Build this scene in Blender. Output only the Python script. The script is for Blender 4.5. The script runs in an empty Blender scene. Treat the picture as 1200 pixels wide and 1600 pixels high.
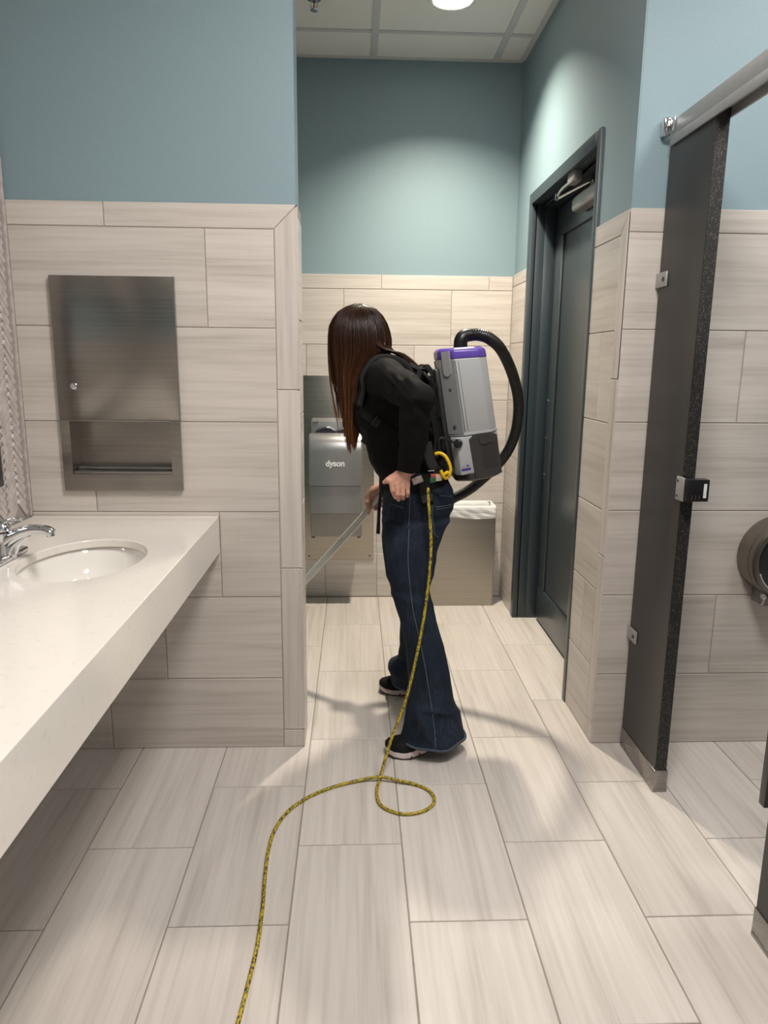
import bpy, bmesh, math, random
import numpy as np
from mathutils import Vector, Matrix

random.seed(7)
rng = np.random.default_rng(7)
scene = bpy.context.scene
COL = scene.collection

# ------------------------------------------------------------------ camera
CAM_H = 1.40234
cam_data = bpy.data.cameras.new('camera')
cam = bpy.data.objects.new('camera', cam_data)
COL.objects.link(cam)
scene.camera = cam
cam_data.sensor_fit = 'HORIZONTAL'
cam_data.sensor_width = 36.0
cam_data.lens = 1124.22 * 36.0 / 1200.0
cam_data.clip_start = 0.02
PITCH, YAW, ROLL = 0.203629, 0.0413065, 0.00991124
_f = Vector((math.sin(YAW) * math.cos(PITCH), math.cos(YAW) * math.cos(PITCH), -math.sin(PITCH)))
_r = Vector((math.cos(YAW), -math.sin(YAW), 0))
_u = _r.cross(_f)
_c, _s = math.cos(ROLL), math.sin(ROLL)
_R, _U = _c * _r + _s * _u, -_s * _r + _c * _u
cam.matrix_world = Matrix(((_R.x, _U.x, -_f.x, 0), (_R.y, _U.y, -_f.y, 0), (_R.z, _U.z, -_f.z, CAM_H), (0, 0, 0, 1)))

# ------------------------------------------------------------------ world, exposure
world = bpy.data.worlds.new('world')
scene.world = world
world.use_nodes = True
world.node_tree.nodes['Background'].inputs[0].default_value = (0.6, 0.63, 0.68, 1)
world.node_tree.nodes['Background'].inputs[1].default_value = 0.05
scene.view_settings.view_transform = 'Standard'
scene.view_settings.look = 'None'
scene.view_settings.exposure = 0.0
scene.view_settings.gamma = 1.0
scene.view_settings.use_curve_mapping = False
# downlight: (x, y, watts, colour, label)
DOWNLIGHTS = [
    (0.43, 3.57, 36, (1.0, 0.90, 0.74), 'lit round downlight in the white ceiling tiles of the alcove'),
]
DOWNLIGHT_SPREAD = 2.05
# flat light panels of the main room: (x, y, watts, colour, label)
PANELS = [
    (0.42, 1.07, 50, (1.0, 0.953, 0.912), 'square light panel in the main ceiling between counter and stall front'),
    (1.72, 1.70, 14, (1.0, 0.953, 0.912), 'square light panel in the ceiling above the toilet stall'),
    (1.72, -0.20, 22, (1.0, 0.953, 0.912), 'square light panel in the ceiling behind the camera'),
]
CEIL = 2.987

# ------------------------------------------------------------------ helpers
ORG = {}


def link(o, parent=None):
    COL.objects.link(o)
    if parent is not None:
        o.parent = parent
        po = ORG.get(parent.name, Vector((0, 0, 0)))
        ORG[o.name] = po
    return o


def set_props(o, label=None, cat=None, group=None, kind=None):
    if label: o['label'] = label
    if cat: o['category'] = cat
    if group: o['group'] = group
    if kind: o['kind'] = kind
    return o


def thing(name, label, cat, loc, group=None):
    o = bpy.data.objects.new(name, None)
    o.empty_display_size = 0.05
    COL.objects.link(o)
    o.location = loc
    ORG[o.name] = Vector(loc)
    return set_props(o, label, cat, group)


def mesh_obj(name, verts, faces, mat, parent=None, smooth=False, label=None, kind=None):
    """world-space vertices; the mesh is stored relative to its thing's origin"""
    po = ORG.get(parent.name, Vector((0, 0, 0))) if parent is not None else Vector((0, 0, 0))
    me = bpy.data.meshes.new(name)
    v = np.asarray(verts, dtype=float) - np.array(po)
    me.from_pydata(v.tolist(), [], [tuple(int(i) for i in f) for f in faces])
    me.update()
    if smooth:
        me.polygons.foreach_set('use_smooth', [True] * len(me.polygons))
    if mat is not None: me.materials.append(mat)
    o = bpy.data.objects.new(name, me)
    link(o, parent)
    if label: o['label'] = label
    if kind: o['kind'] = kind
    return o


def bm_obj(name, bm, mat, parent=None, smooth=False, label=None, kind=None, angle=None):
    po = ORG.get(parent.name, Vector((0, 0, 0))) if parent is not None else Vector((0, 0, 0))
    bmesh.ops.recalc_face_normals(bm, faces=bm.faces)
    bmesh.ops.translate(bm, verts=bm.verts, vec=-po)
    me = bpy.data.meshes.new(name)
    bm.to_mesh(me)
    bm.free()
    if smooth:
        me.polygons.foreach_set('use_smooth', [True] * len(me.polygons))
        if angle is not None:
            me.set_sharp_from_angle(angle=math.radians(angle))
    if mat is not None: me.materials.append(mat)
    o = bpy.data.objects.new(name, me)
    link(o, parent)
    if label: o['label'] = label
    if kind: o['kind'] = kind
    return o


def box_bm(bm, lo, hi, bevel=0.0, seg=2, mat3=None):
    lo, hi = Vector(lo), Vector(hi)
    r = bmesh.ops.create_cube(bm, size=1.0)
    vs = r['verts']
    for v in vs:
        v.co = Vector((lo[i] + (v.co[i] + 0.5) * (hi[i] - lo[i]) for i in range(3)))
    if bevel > 0:
        es = list({e for v in vs for e in v.link_edges})
        rr = bmesh.ops.bevel(bm, geom=es, offset=bevel, segments=seg, affect='EDGES', profile=0.5)
        vs = list({v for f in rr['faces'] for v in f.verts} | {v for v in vs if v.is_valid})
    if mat3 is not None:
        bmesh.ops.transform(bm, matrix=mat3, verts=vs)
    return vs


def box(name, lo, hi, mat, parent=None, bevel=0.0, seg=2, label=None, kind=None, M=None):
    bm = bmesh.new()
    box_bm(bm, lo, hi, bevel, seg, M)
    return bm_obj(name, bm, mat, parent, smooth=bevel > 0, label=label, kind=kind, angle=40)


def spline(pts, n):
    """Catmull-Rom through pts, n samples"""
    P = np.asarray(pts, float)
    if len(P) < 3:
        t = np.linspace(0, 1, n)[:, None]
        return P[0] * (1 - t) + P[-1] * t
    d = np.r_[0, np.cumsum(np.linalg.norm(np.diff(P, axis=0), axis=1) ** 0.5)]
    m = np.zeros_like(P)
    m[1:-1] = (P[2:] - P[:-2]) / (d[2:] - d[:-2])[:, None]
    m[0] = (P[1] - P[0]) / (d[1] - d[0])
    m[-1] = (P[-1] - P[-2]) / (d[-1] - d[-2])
    # even arc-length sampling
    tt = np.linspace(0, d[-1], max(400, n * 4))

    def ev(tt):
        k = np.clip(np.searchsorted(d, tt, side='right') - 1, 0, len(P) - 2)
        h = (d[k + 1] - d[k])[:, None]
        s = ((tt - d[k]) / (d[k + 1] - d[k]))[:, None]
        return ((2 * s**3 - 3 * s**2 + 1) * P[k] + (s**3 - 2 * s**2 + s) * h * m[k]
                + (-2 * s**3 + 3 * s**2) * P[k + 1] + (s**3 - s**2) * h * m[k + 1])
    Q = ev(tt)
    L = np.r_[0, np.cumsum(np.linalg.norm(np.diff(Q, axis=0), axis=1))]
    return ev(np.interp(np.linspace(0, L[-1], n), L, tt))


def frames(Q):
    T = np.gradient(Q, axis=0)
    T /= np.linalg.norm(T, axis=1)[:, None] + 1e-12
    a = np.array([0, 0, 1.0]) if abs(T[0][2]) < 0.9 else np.array([1.0, 0, 0])
    N = np.zeros_like(Q)
    n = a - T[0] * a.dot(T[0])
    N[0] = n / np.linalg.norm(n)
    for i in range(1, len(Q)):
        n = N[i - 1] - T[i] * N[i - 1].dot(T[i])
        N[i] = n / (np.linalg.norm(n) + 1e-12)
    return T, N, np.cross(T, N)


def tube_geo(Q, rad, seg=12, caps=True):
    Q = np.asarray(Q, float)
    n = len(Q)
    rad = np.broadcast_to(np.asarray(rad, float), (n,))
    T, N, B = frames(Q)
    a = np.linspace(0, 2 * np.pi, seg, endpoint=False)
    V = (Q[:, None] + rad[:, None, None] * (np.cos(a)[None, :, None] * N[:, None] + np.sin(a)[None, :, None] * B[:, None])).reshape(-1, 3)
    F = []
    for i in range(n - 1):
        for j in range(seg):
            k = (j + 1) % seg
            F.append((i * seg + j, i * seg + k, (i + 1) * seg + k, (i + 1) * seg + j))
    if caps:
        F.append(tuple(range(seg - 1, -1, -1)))
        F.append(tuple((n - 1) * seg + j for j in range(seg)))
    return V, F


def tube(name, pts, rad, mat, parent=None, n=24, seg=12, label=None, raw=False):
    Q = np.asarray(pts, float) if raw else spline(pts, n)
    if not np.isscalar(rad):
        rad = np.interp(np.linspace(0, 1, len(Q)), np.linspace(0, 1, len(rad)), rad)
    V, F = tube_geo(Q, rad, seg)
    return mesh_obj(name, V, F, mat, parent, smooth=True, label=label)


def ribbon(name, pts, normals, width, thick, mat, parent=None, n=24, label=None, raw=False):
    """a strap: flat band following pts, normals point off the surface"""
    if raw:
        Q, N = np.asarray(pts, float), np.asarray(normals, float)
    else:
        Q = spline(pts, n)
        N = np.stack([np.interp(np.linspace(0, 1, n), np.linspace(0, 1, len(normals)), np.asarray(normals, float)[:, i]) for i in range(3)], 1)
    T = np.gradient(Q, axis=0)
    T /= np.linalg.norm(T, axis=1)[:, None]
    N = N - T * (N * T).sum(1)[:, None]
    N /= np.linalg.norm(N, axis=1)[:, None]
    S = np.cross(T, N)
    w = np.broadcast_to(np.asarray(width if np.isscalar(width) else np.interp(np.linspace(0, 1, len(Q)), np.linspace(0, 1, len(width)), width)), (len(Q),))[:, None] / 2
    t = thick / 2
    prof = [(-1, -1), (-0.92, -1), (0.92, -1), (1, -1), (1, 0), (1, 0.6), (0.9, 1), (-0.9, 1), (-1, 0.6), (-1, 0)]
    m = len(prof)
    V = np.stack([Q + S * w * a + N * t * b for a, b in prof], 1).reshape(-1, 3)
    F = [(i * m + j, i * m + (j + 1) % m, (i + 1) * m + (j + 1) % m, (i + 1) * m + j) for i in range(len(Q) - 1) for j in range(m)]
    F += [tuple(range(m - 1, -1, -1)), tuple((len(Q) - 1) * m + j for j in range(m))]
    return mesh_obj(name, V, F, mat, parent, smooth=False, label=label)


def lathe_geo(prof, origin, axis=(0, 0, 1), seg=40):
    """prof: list of (radius, height along axis)"""
    A = np.array(axis, float)
    A /= np.linalg.norm(A)
    e = np.array([1.0, 0, 0]) if abs(A[0]) < 0.9 else np.array([0, 1.0, 0])
    X = np.cross(e, A)
    X /= np.linalg.norm(X)
    Y = np.cross(A, X)
    a = np.linspace(0, 2 * np.pi, seg, endpoint=False)
    V, F = [], []
    for r, h in prof:
        r = max(r, 1e-5)
        for t in a:
            V.append(np.array(origin) + A * h + r * (math.cos(t) * X + math.sin(t) * Y))
    for i in range(len(prof) - 1):
        for j in range(seg):
            k = (j + 1) % seg
            F.append((i * seg + j, i * seg + k, (i + 1) * seg + k, (i + 1) * seg + j))
    return V, F


def lathe(name, prof, origin, axis, mat, parent=None, seg=40, label=None, angle=35):
    V, F = lathe_geo(prof, origin, axis, seg)
    o = mesh_obj(name, V, F, mat, parent, smooth=True, label=label)
    o.data.set_sharp_from_angle(angle=math.radians(angle))
    return o


def hole_plate(bm, x0, x1, y0, y1, cx, cy, rx, ry, ztop, zbot, seg=64):
    """a plate with an elliptical hole: top, bottom, hole wall and outer sides"""
    ang = list(np.linspace(0, 2 * math.pi, seg, endpoint=False))
    for X, Y in ((x0, y0), (x1, y0), (x1, y1), (x0, y1)):
        ang.append(math.atan2(Y - cy, X - cx) % (2 * math.pi))
    ang = sorted(set(round(a, 6) for a in ang))
    I, O = [], []
    for a in ang:
        c, s = math.cos(a), math.sin(a)
        k = 1 / math.sqrt((c / rx) ** 2 + (s / ry) ** 2)
        I.append((cx + k * c, cy + k * s))
        t = min(((x1 - cx) / c if c > 1e-9 else (x0 - cx) / c if c < -1e-9 else 1e9), ((y1 - cy) / s if s > 1e-9 else (y0 - cy) / s if s < -1e-9 else 1e9))
        O.append((cx + t * c, cy + t * s))
    n = len(ang)
    rings = [[bm.verts.new((x, y, z)) for x, y in L] for L, z in ((I, ztop), (O, ztop), (I, zbot), (O, zbot))]
    it, ot, ib, ob = rings
    for i in range(n):
        j = (i + 1) % n
        bm.faces.new((it[i], ot[i], ot[j], it[j]))
        bm.faces.new((ib[j], ob[j], ob[i], ib[i]))
        bm.faces.new((it[j], ib[j], ib[i], it[i]))
        bm.faces.new((ot[i], ob[i], ob[j], ot[j]))


def counter_plate(bm, x0, x1, y0, y1, cx, cy, rx, ry, ztop, slab, drop, wall, seg=96):
    """slab with an elliptical hole and a deep outer edge all round, hollow below"""
    ang = list(np.linspace(0, 2 * math.pi, seg, endpoint=False))
    for X, Y in ((x0, y0), (x1, y0), (x1, y1), (x0, y1)):
        ang.append(math.atan2(Y - cy, X - cx) % (2 * math.pi))
    ang = sorted(set(round(a, 6) for a in ang))
    I, O, W = [], [], []
    for a in ang:
        c, s = math.cos(a), math.sin(a)
        k = 1 / math.sqrt((c / rx) ** 2 + (s / ry) ** 2)
        I.append((cx + k * c, cy + k * s))
        t = min(((x1 - cx) / c if c > 1e-9 else (x0 - cx) / c if c < -1e-9 else 1e9), ((y1 - cy) / s if s > 1e-9 else (y0 - cy) / s if s < -1e-9 else 1e9))
        O.append((cx + t * c, cy + t * s))
        W.append((min(max(cx + t * c, x0 + wall), x1 - wall), min(max(cy + t * s, y0 + wall), y1 - wall)))
    n = len(ang)
    R_ = [[bm.verts.new((x, y, z)) for x, y in L] for L, z in ((I, ztop), (O, ztop), (O, ztop - drop), (W, ztop - drop), (W, ztop - slab), (I, ztop - slab))]
    for a, b in zip(R_, R_[1:] + R_[:1]):
        for i in range(n):
            j = (i + 1) % n
            bm.faces.new((a[i], b[i], b[j], a[j]))


# ------------------------------------------------------------------ materials
def new_mat(name):
    m = bpy.data.materials.new(name)
    m.use_nodes = True
    nt = m.node_tree
    return m, nt, nt.nodes['Principled BSDF']


def nd(nt, typ, **kw):
    n = nt.nodes.new(typ)
    for k, v in kw.items():
        if k.startswith('i_'):
            n.inputs[k[2:].replace('_', ' ')].default_value = v
        else:
            setattr(n, k, v)
    return n


def ramp(nt, fac, stops):
    r = nt.nodes.new('ShaderNodeValToRGB')
    e = r.color_ramp.elements
    while len(e) > 1: e.remove(e[-1])
    e[0].position = stops[0][0]
    e[0].color = (*stops[0][1], 1)
    for p, c in stops[1:]:
        x = e.new(p)
        x.color = (*c, 1)
    nt.links.new(fac, r.inputs[0])
    return r.outputs[0]


def mapping(nt, scale, coord='Object', offset=None):
    tc = nt.nodes.new('ShaderNodeTexCoord')
    mp = nt.nodes.new('ShaderNodeMapping')
    mp.inputs['Scale'].default_value = scale
    nt.links.new(tc.outputs[coord], mp.inputs['Vector'])
    if offset is not None: nt.links.new(offset, mp.inputs['Location'])
    return mp.outputs[0]


def bump(nt, bsdf, height, strength=0.2, dist=0.002):
    b = nt.nodes.new('ShaderNodeBump')
    b.inputs['Strength'].default_value = strength
    b.inputs['Distance'].default_value = dist
    nt.links.new(height, b.inputs['Height'])
    nt.links.new(b.outputs[0], bsdf.inputs['Normal'])


def plain(name, col, rough=0.5, metal=0.0, var=0.06, scale=30, bumpiness=0.0, spec=0.5, coat=0.0):
    """one colour with a little procedural unevenness"""
    m, nt, b = new_mat(name)
    n = nd(nt, 'ShaderNodeTexNoise', i_Scale=scale, i_Detail=4.0)
    nt.links.new(mapping(nt, (1, 1, 1)), n.inputs['Vector'])
    c = ramp(nt, n.outputs[0], [(0.3, tuple(x * (1 - var) for x in col)), (0.7, tuple(min(1, x * (1 + var)) for x in col))])
    nt.links.new(c, b.inputs['Base Color'])
    b.inputs['Roughness'].default_value = rough
    b.inputs['Metallic'].default_value = metal
    b.inputs['Specular IOR Level'].default_value = spec
    b.inputs['Coat Weight'].default_value = coat
    if bumpiness: bump(nt, b, n.outputs[0], bumpiness)
    return m


def tile_material(name, light, mid, dark, rough=0.38):
    m, nt, b = new_mat(name)
    oi = nt.nodes.new('ShaderNodeObjectInfo')
    mul = nd(nt, 'ShaderNodeMath', operation='MULTIPLY')
    mul.inputs[1].default_value = 37.0
    nt.links.new(oi.outputs['Random'], mul.inputs[0])
    comb = nt.nodes.new('ShaderNodeCombineXYZ')
    for i in range(3): nt.links.new(mul.outputs[0], comb.inputs[i])
    v1 = mapping(nt, (1.3, 38, 1), 'Object', comb.outputs[0])
    v2 = mapping(nt, (0.8, 10, 1), 'Object', comb.outputs[0])
    n1 = nd(nt, 'ShaderNodeTexNoise', i_Scale=1.6, i_Detail=5.0, i_Roughness=0.6, i_Distortion=0.35)
    n2 = nd(nt, 'ShaderNodeTexNoise', i_Scale=1.5, i_Detail=3.0, i_Distortion=0.6)
    nt.links.new(v1, n1.inputs['Vector'])
    nt.links.new(v2, n2.inputs['Vector'])
    mx = nd(nt, 'ShaderNodeMix', data_type='FLOAT')
    mx.inputs[0].default_value = 0.45
    nt.links.new(n1.outputs[0], mx.inputs[2])
    nt.links.new(n2.outputs[0], mx.inputs[3])
    c = ramp(nt, mx.outputs[0], [(0.33, dark), (0.45, mid), (0.56, light), (0.7, tuple(min(1, x * 1.06) for x in light))])
    # each tile a touch lighter or darker
    br = nd(nt, 'ShaderNodeMapRange')
    br.inputs['To Min'].default_value = 0.95
    br.inputs['To Max'].default_value = 1.04
    nt.links.new(oi.outputs['Random'], br.inputs['Value'])
    vm = nd(nt, 'ShaderNodeVectorMath', operation='SCALE')
    nt.links.new(c, vm.inputs[0])
    nt.links.new(br.outputs[0], vm.inputs['Scale'])
    nt.links.new(vm.outputs[0], b.inputs['Base Color'])
    b.inputs['Roughness'].default_value = rough
    b.inputs['Specular IOR Level'].default_value = 0.35
    bump(nt, b, n1.outputs[0], 0.06, 0.001)
    return m


def steel(name, col, rough=0.28, along='Z', strength=0.06):
    m, nt, b = new_mat(name)
    sc = {'Z': (220, 220, 1.5), 'X': (1.5, 220, 220), 'Y': (220, 1.5, 220)}[along]
    n = nd(nt, 'ShaderNodeTexNoise', i_Scale=1.0, i_Detail=3.0)
    nt.links.new(mapping(nt, sc), n.inputs['Vector'])
    c = ramp(nt, n.outputs[0], [(0.3, tuple(x * 0.92 for x in col)), (0.7, tuple(min(1, x * 1.06) for x in col))])
    nt.links.new(c, b.inputs['Base Color'])
    b.inputs['Metallic'].default_value = 1.0
    r = nd(nt, 'ShaderNodeMapRange')
    r.inputs['To Min'].default_value = rough * 0.85
    r.inputs['To Max'].default_value = rough * 1.2
    nt.links.new(n.outputs[0], r.inputs['Value'])
    nt.links.new(r.outputs[0], b.inputs['Roughness'])
    bump(nt, b, n.outputs[0], strength, 0.0005)
    return m


def speckle(name, base, spot, scale=420, rough=0.4, lo=0.62, hi=0.72):
    m, nt, b = new_mat(name)
    n = nd(nt, 'ShaderNodeTexNoise', i_Scale=scale, i_Detail=2.0)
    nt.links.new(mapping(nt, (1, 1, 1)), n.inputs['Vector'])
    c = ramp(nt, n.outputs[0], [(lo, base), (hi, spot)])
    nt.links.new(c, b.inputs['Base Color'])
    b.inputs['Roughness'].default_value = rough
    return m


def emit(name, col, strength):
    m, nt, b = new_mat(name)
    b.inputs['Base Color'].default_value = (0.8, 0.8, 0.8, 1)
    b.inputs['Emission Color'].default_value = (*col, 1)
    b.inputs['Emission Strength'].default_value = strength
    return m


def fabric(name, col, col2, scale=900, rough=0.85, sheen=0.15, weave=0.25):
    m, nt, b = new_mat(name)
    n = nd(nt, 'ShaderNodeTexNoise', i_Scale=scale, i_Detail=2.0)
    n2 = nd(nt, 'ShaderNodeTexNoise', i_Scale=14.0, i_Detail=4.0)
    v = mapping(nt, (1, 1, 1))
    nt.links.new(v, n.inputs['Vector'])
    nt.links.new(v, n2.inputs['Vector'])
    mx = nd(nt, 'ShaderNodeMix', data_type='FLOAT')
    mx.inputs[0].default_value = 0.5
    nt.links.new(n.outputs[0], mx.inputs[2])
    nt.links.new(n2.outputs[0], mx.inputs[3])
    nt.links.new(ramp(nt, mx.outputs[0], [(0.35, col), (0.65, col2)]), b.inputs['Base Color'])
    b.inputs['Roughness'].default_value = rough
    b.inputs['Sheen Weight'].default_value = sheen
    b.inputs['Specular IOR Level'].default_value = 0.12
    bump(nt, b, n.outputs[0], weave, 0.001)
    return m


M = {}
M['floor_tile'] = tile_material('floor_tile', (0.615, 0.568, 0.527), (0.560, 0.514, 0.475), (0.465, 0.422, 0.386), 0.36)
M['wall_tile'] = tile_material('wall_tile', (0.605, 0.555, 0.510), (0.545, 0.496, 0.452), (0.45, 0.404, 0.363), 0.34)
M['grout'] = plain('grout', (0.27, 0.235, 0.205), 0.9, var=0.1, scale=60)
M['wall_grout'] = plain('wall_grout', (0.36, 0.32, 0.28), 0.9, var=0.1, scale=60)
M['mosaic'] = plain('mosaic', (0.50, 0.445, 0.42), 0.45, var=0.2, scale=40)
M['mosaic_grout'] = plain('mosaic_grout', (0.33, 0.295, 0.275), 0.9, var=0.1, scale=60)
M['paint'] = plain('blue_paint', (0.226, 0.315, 0.350), 0.55, var=0.02, scale=120, bumpiness=0.02)
M['white_wall'] = plain('ceiling_white', (0.84, 0.82, 0.78), 0.9, var=0.03, scale=180, bumpiness=0.1)
M['grid'] = plain('ceiling_grid', (0.62, 0.62, 0.61), 0.5, var=0.02)
M['baffle'] = plain('white_baffle', (0.8, 0.8, 0.78), 0.45, var=0.01)
M['quartz'] = speckle('quartz', (0.76, 0.715, 0.655), (0.72, 0.672, 0.612), 55, 0.13, 0.58, 0.72)
M['porcelain'] = plain('porcelain', (0.80, 0.77, 0.72), 0.08, var=0.01, coat=0.3)
M['chrome'] = plain('chrome', (0.72, 0.72, 0.74), 0.06, metal=1.0, var=0.02)
M['steel_v'] = steel('brushed_steel_upright', (0.33, 0.31, 0.285), 0.24, 'X', 0.012)
M['steel_plate'] = steel('brushed_steel_plate', (0.41, 0.38, 0.335), 0.31, 'X', 0.015)
M['steel_dark'] = steel('brushed_steel_dark', (0.33, 0.315, 0.29), 0.3, 'X')
M['steel_shoe'] = steel('brushed_steel_shoe', (0.33, 0.315, 0.30), 0.27, 'X')
M['dryer_grey'] = plain('dryer_silver', (0.36, 0.36, 0.36), 0.32, metal=0.75, var=0.03)
M['dryer_low'] = plain('dryer_grey_low', (0.25, 0.245, 0.24), 0.38, metal=0.6, var=0.03)
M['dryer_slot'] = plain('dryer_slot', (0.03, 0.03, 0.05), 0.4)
M['logo'] = plain('logo_silver', (0.86, 0.86, 0.86), 0.4, var=0.01)
M['mark'] = plain('dark_print', (0.05, 0.05, 0.05), 0.6)
M['bag'] = plain('white_bag', (0.78, 0.78, 0.76), 0.35, var=0.05, scale=18)
M['door'] = plain('door_paint', (0.033, 0.047, 0.056), 0.36, var=0.04, scale=90, bumpiness=0.03)
M['door_leaf'] = plain('door_leaf_paint', (0.044, 0.056, 0.062), 0.28, var=0.04, scale=90, bumpiness=0.03)
M['closer'] = plain('closer_grey', (0.34, 0.32, 0.30), 0.4, metal=0.4, var=0.04)
M['closer_arm'] = plain('closer_arm_steel', (0.5, 0.48, 0.45), 0.25, metal=1.0)
M['panel'] = plain('charcoal_panel', (0.032, 0.0295, 0.028), 0.38, var=0.12, scale=160)
M['panel_edge'] = speckle('charcoal_core', (0.009, 0.0085, 0.008), (0.10, 0.082, 0.068), 260, 0.6, 0.54, 0.72)
M['alu'] = plain('aluminium_rail', (0.46, 0.455, 0.45), 0.5, metal=0.6, var=0.04)
M['black_plastic'] = plain('black_plastic', (0.012, 0.012, 0.013), 0.32, var=0.1)
M['white_plastic'] = plain('white_plastic', (0.75, 0.75, 0.75), 0.4)
M['smoke'] = plain('smoked_window', (0.018, 0.016, 0.015), 0.12, var=0.1)
M['tp_grey'] = plain('dispenser_grey', (0.20, 0.18, 0.155), 0.3, metal=0.75, var=0.05)
M['mirror'] = plain('mirror_glass', (0.85, 0.85, 0.85), 0.02, metal=1.0, var=0.0)


def mat3_from(U, V, N, O):
    return Matrix(((U[0], V[0], N[0], O[0]), (U[1], V[1], N[1], O[1]), (U[2], V[2], N[2], O[2]), (0, 0, 0, 1)))


_tile_cache = {}


def tile_mesh(w, h, t, b=0.0015, key=None, poly=None, mat=None):
    k = (key, round(w, 4), round(h, 4), round(t, 4), mat.name)
    if poly is None and k in _tile_cache: return _tile_cache[k]
    P = poly or [(-w / 2, -h / 2), (w / 2, -h / 2), (w / 2, h / 2), (-w / 2, h / 2)]
    n = len(P)

    def inset(d):
        out = []
        for i in range(n):
            a, c, e = np.array(P[i - 1]), np.array(P[i]), np.array(P[(i + 1) % n])
            u, v = (c - a) / np.linalg.norm(c - a), (e - c) / np.linalg.norm(e - c)
            n1, n2 = np.array((-u[1], u[0])), np.array((-v[1], v[0]))
            bis = (n1 + n2) / (1 + n1.dot(n2))
            out.append(tuple(c + bis * d))
        return out
    V = [(x, y, -t) for x, y in P] + [(x, y, -b) for x, y in P] + [(x, y, 0) for x, y in inset(b)]
    F = [tuple(range(n - 1, -1, -1)), tuple(2 * n + i for i in range(n))]
    for L in (0, 1):
        for i in range(n):
            j = (i + 1) % n
            F.append((L * n + i, L * n + j, (L + 1) * n + j, (L + 1) * n + i))
    me = bpy.data.meshes.new('tile')
    me.from_pydata(V, [], F)
    me.materials.append(mat)
    if poly is None: _tile_cache[k] = me
    return me


GAP = 0.0034


def put_tile(parent, u0, u1, v0, v1, O, U, V, N, mat, t=0.006, name='tile', upright=False, poly=None, proud=0.0):
    """one tile with its face on the plane O,U,V; grain along U (or along V when upright)"""
    cu, cv = (u0 + u1) / 2, (v0 + v1) / 2
    w, h = u1 - u0 - GAP, v1 - v0 - GAP
    O, U, V, N = (Vector(x) for x in (O, U, V, N))
    c = O + U * cu + V * cv + N * proud
    if poly is not None:
        poly = [(x - cu, y - cv) for x, y in poly]
    if upright:
        if poly is not None: poly = [(y, -x) for x, y in poly]
        me = tile_mesh(h, w, t, mat=mat, poly=poly)
        m = mat3_from(V, -U, N, c)
    else:
        me = tile_mesh(w, h, t, mat=mat, poly=poly)
        m = mat3_from(U, V, N, c)
    o = bpy.data.objects.new(name, me)
    COL.objects.link(o)
    o.parent = parent
    o.matrix_basis = m
    return o


def structure(name, boxes, mat):
    bm = bmesh.new()
    for lo, hi in boxes: box_bm(bm, lo, hi)
    o = bm_obj(name, bm, mat)
    o['kind'] = 'structure'
    return o


# ================================================================== FLOOR
XL, XR, YN, YF, YB = -1.105, 2.80, -1.25, 2.46, 4.22
TM = 0.3075
FX0, FY0 = -0.781408, 1.590959
floor = structure('floor', [((-1.5, YN - 0.1, -0.12), (XR + 0.1, YB + 0.1, -0.0022))], M['grout'])
for i in range(-3, 12):
    for k in range(-6, 6):
        j0 = 2 * k + (1 if i % 2 == 0 else 0)
        # column i spans lines i..i+1; columns 1,3,5 joint on even rows, 0,2,4 on odd rows
        u0, u1 = FX0 + i * TM, FX0 + (i + 1) * TM
        v0, v1 = FY0 + j0 * TM, FY0 + (j0 + 2) * TM
        u0, u1 = max(u0, -1.4), min(u1, XR)
        v0, v1 = max(v0, YN), min(v1, YB - 0.004)
        if u1 - u0 < 0.02 or v1 - v0 < 0.02: continue
        put_tile(floor, u0, u1, v0, v1, (0, 0, 0), (1, 0, 0), (0, 1, 0), (0, 0, 1), M['floor_tile'], 0.008, upright=True)

# ================================================================== WALLS
Z_ROWS = [0.0, 0.275, 0.584, 0.893, 1.203, 1.512, 1.821]
ZT = 1.898
PD = 0.008          # tiles stand this proud of the paint
GD = 0.0022         # grout lies this far behind the tile face

# --- wall carrying the towel dispenser (faces the camera)
wfl = structure('wall_front_left', [
    ((-1.25, YF + PD, 0), (-0.955, YF + 0.135, CEIL + 0.1)), ((-0.615, YF + PD, 0), (-0.192, YF + 0.135, CEIL + 0.1)),
    ((-0.955, YF + PD, 0), (-0.615, YF + 0.135, 1.02)), ((-0.955, YF + PD, 1.205), (-0.615, YF + 0.135, CEIL + 0.1))], M['paint'])
bm = bmesh.new()
for lo, hi in (((XL, YF + GD, 0), (-0.955, YF + PD, ZT - 0.002)), ((-0.615, YF + GD, 0), (-0.186, YF + PD, ZT - 0.002)),
               ((-0.955, YF + GD, 0), (-0.615, YF + PD, 1.02)), ((-0.955, YF + GD, 1.205), (-0.615, YF + PD, ZT - 0.002)),
               ((-0.192, YF + GD, 0), (-0.1862, YF + 0.145, ZT - 0.002))):
    box_bm(bm, lo, hi)
bm_obj('grout_bed', bm, M['wall_grout'], wfl)
OF, UF, VF, NF = (0, YF, 0), (1, 0, 0), (0, 0, 1), (0, -1, 0)
TRX0, TRX1 = -0.262, -0.184
joints = [[-0.888], [-0.677], [-0.47, -1.088], [-0.885], [-0.79], [-0.484]]
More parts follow.
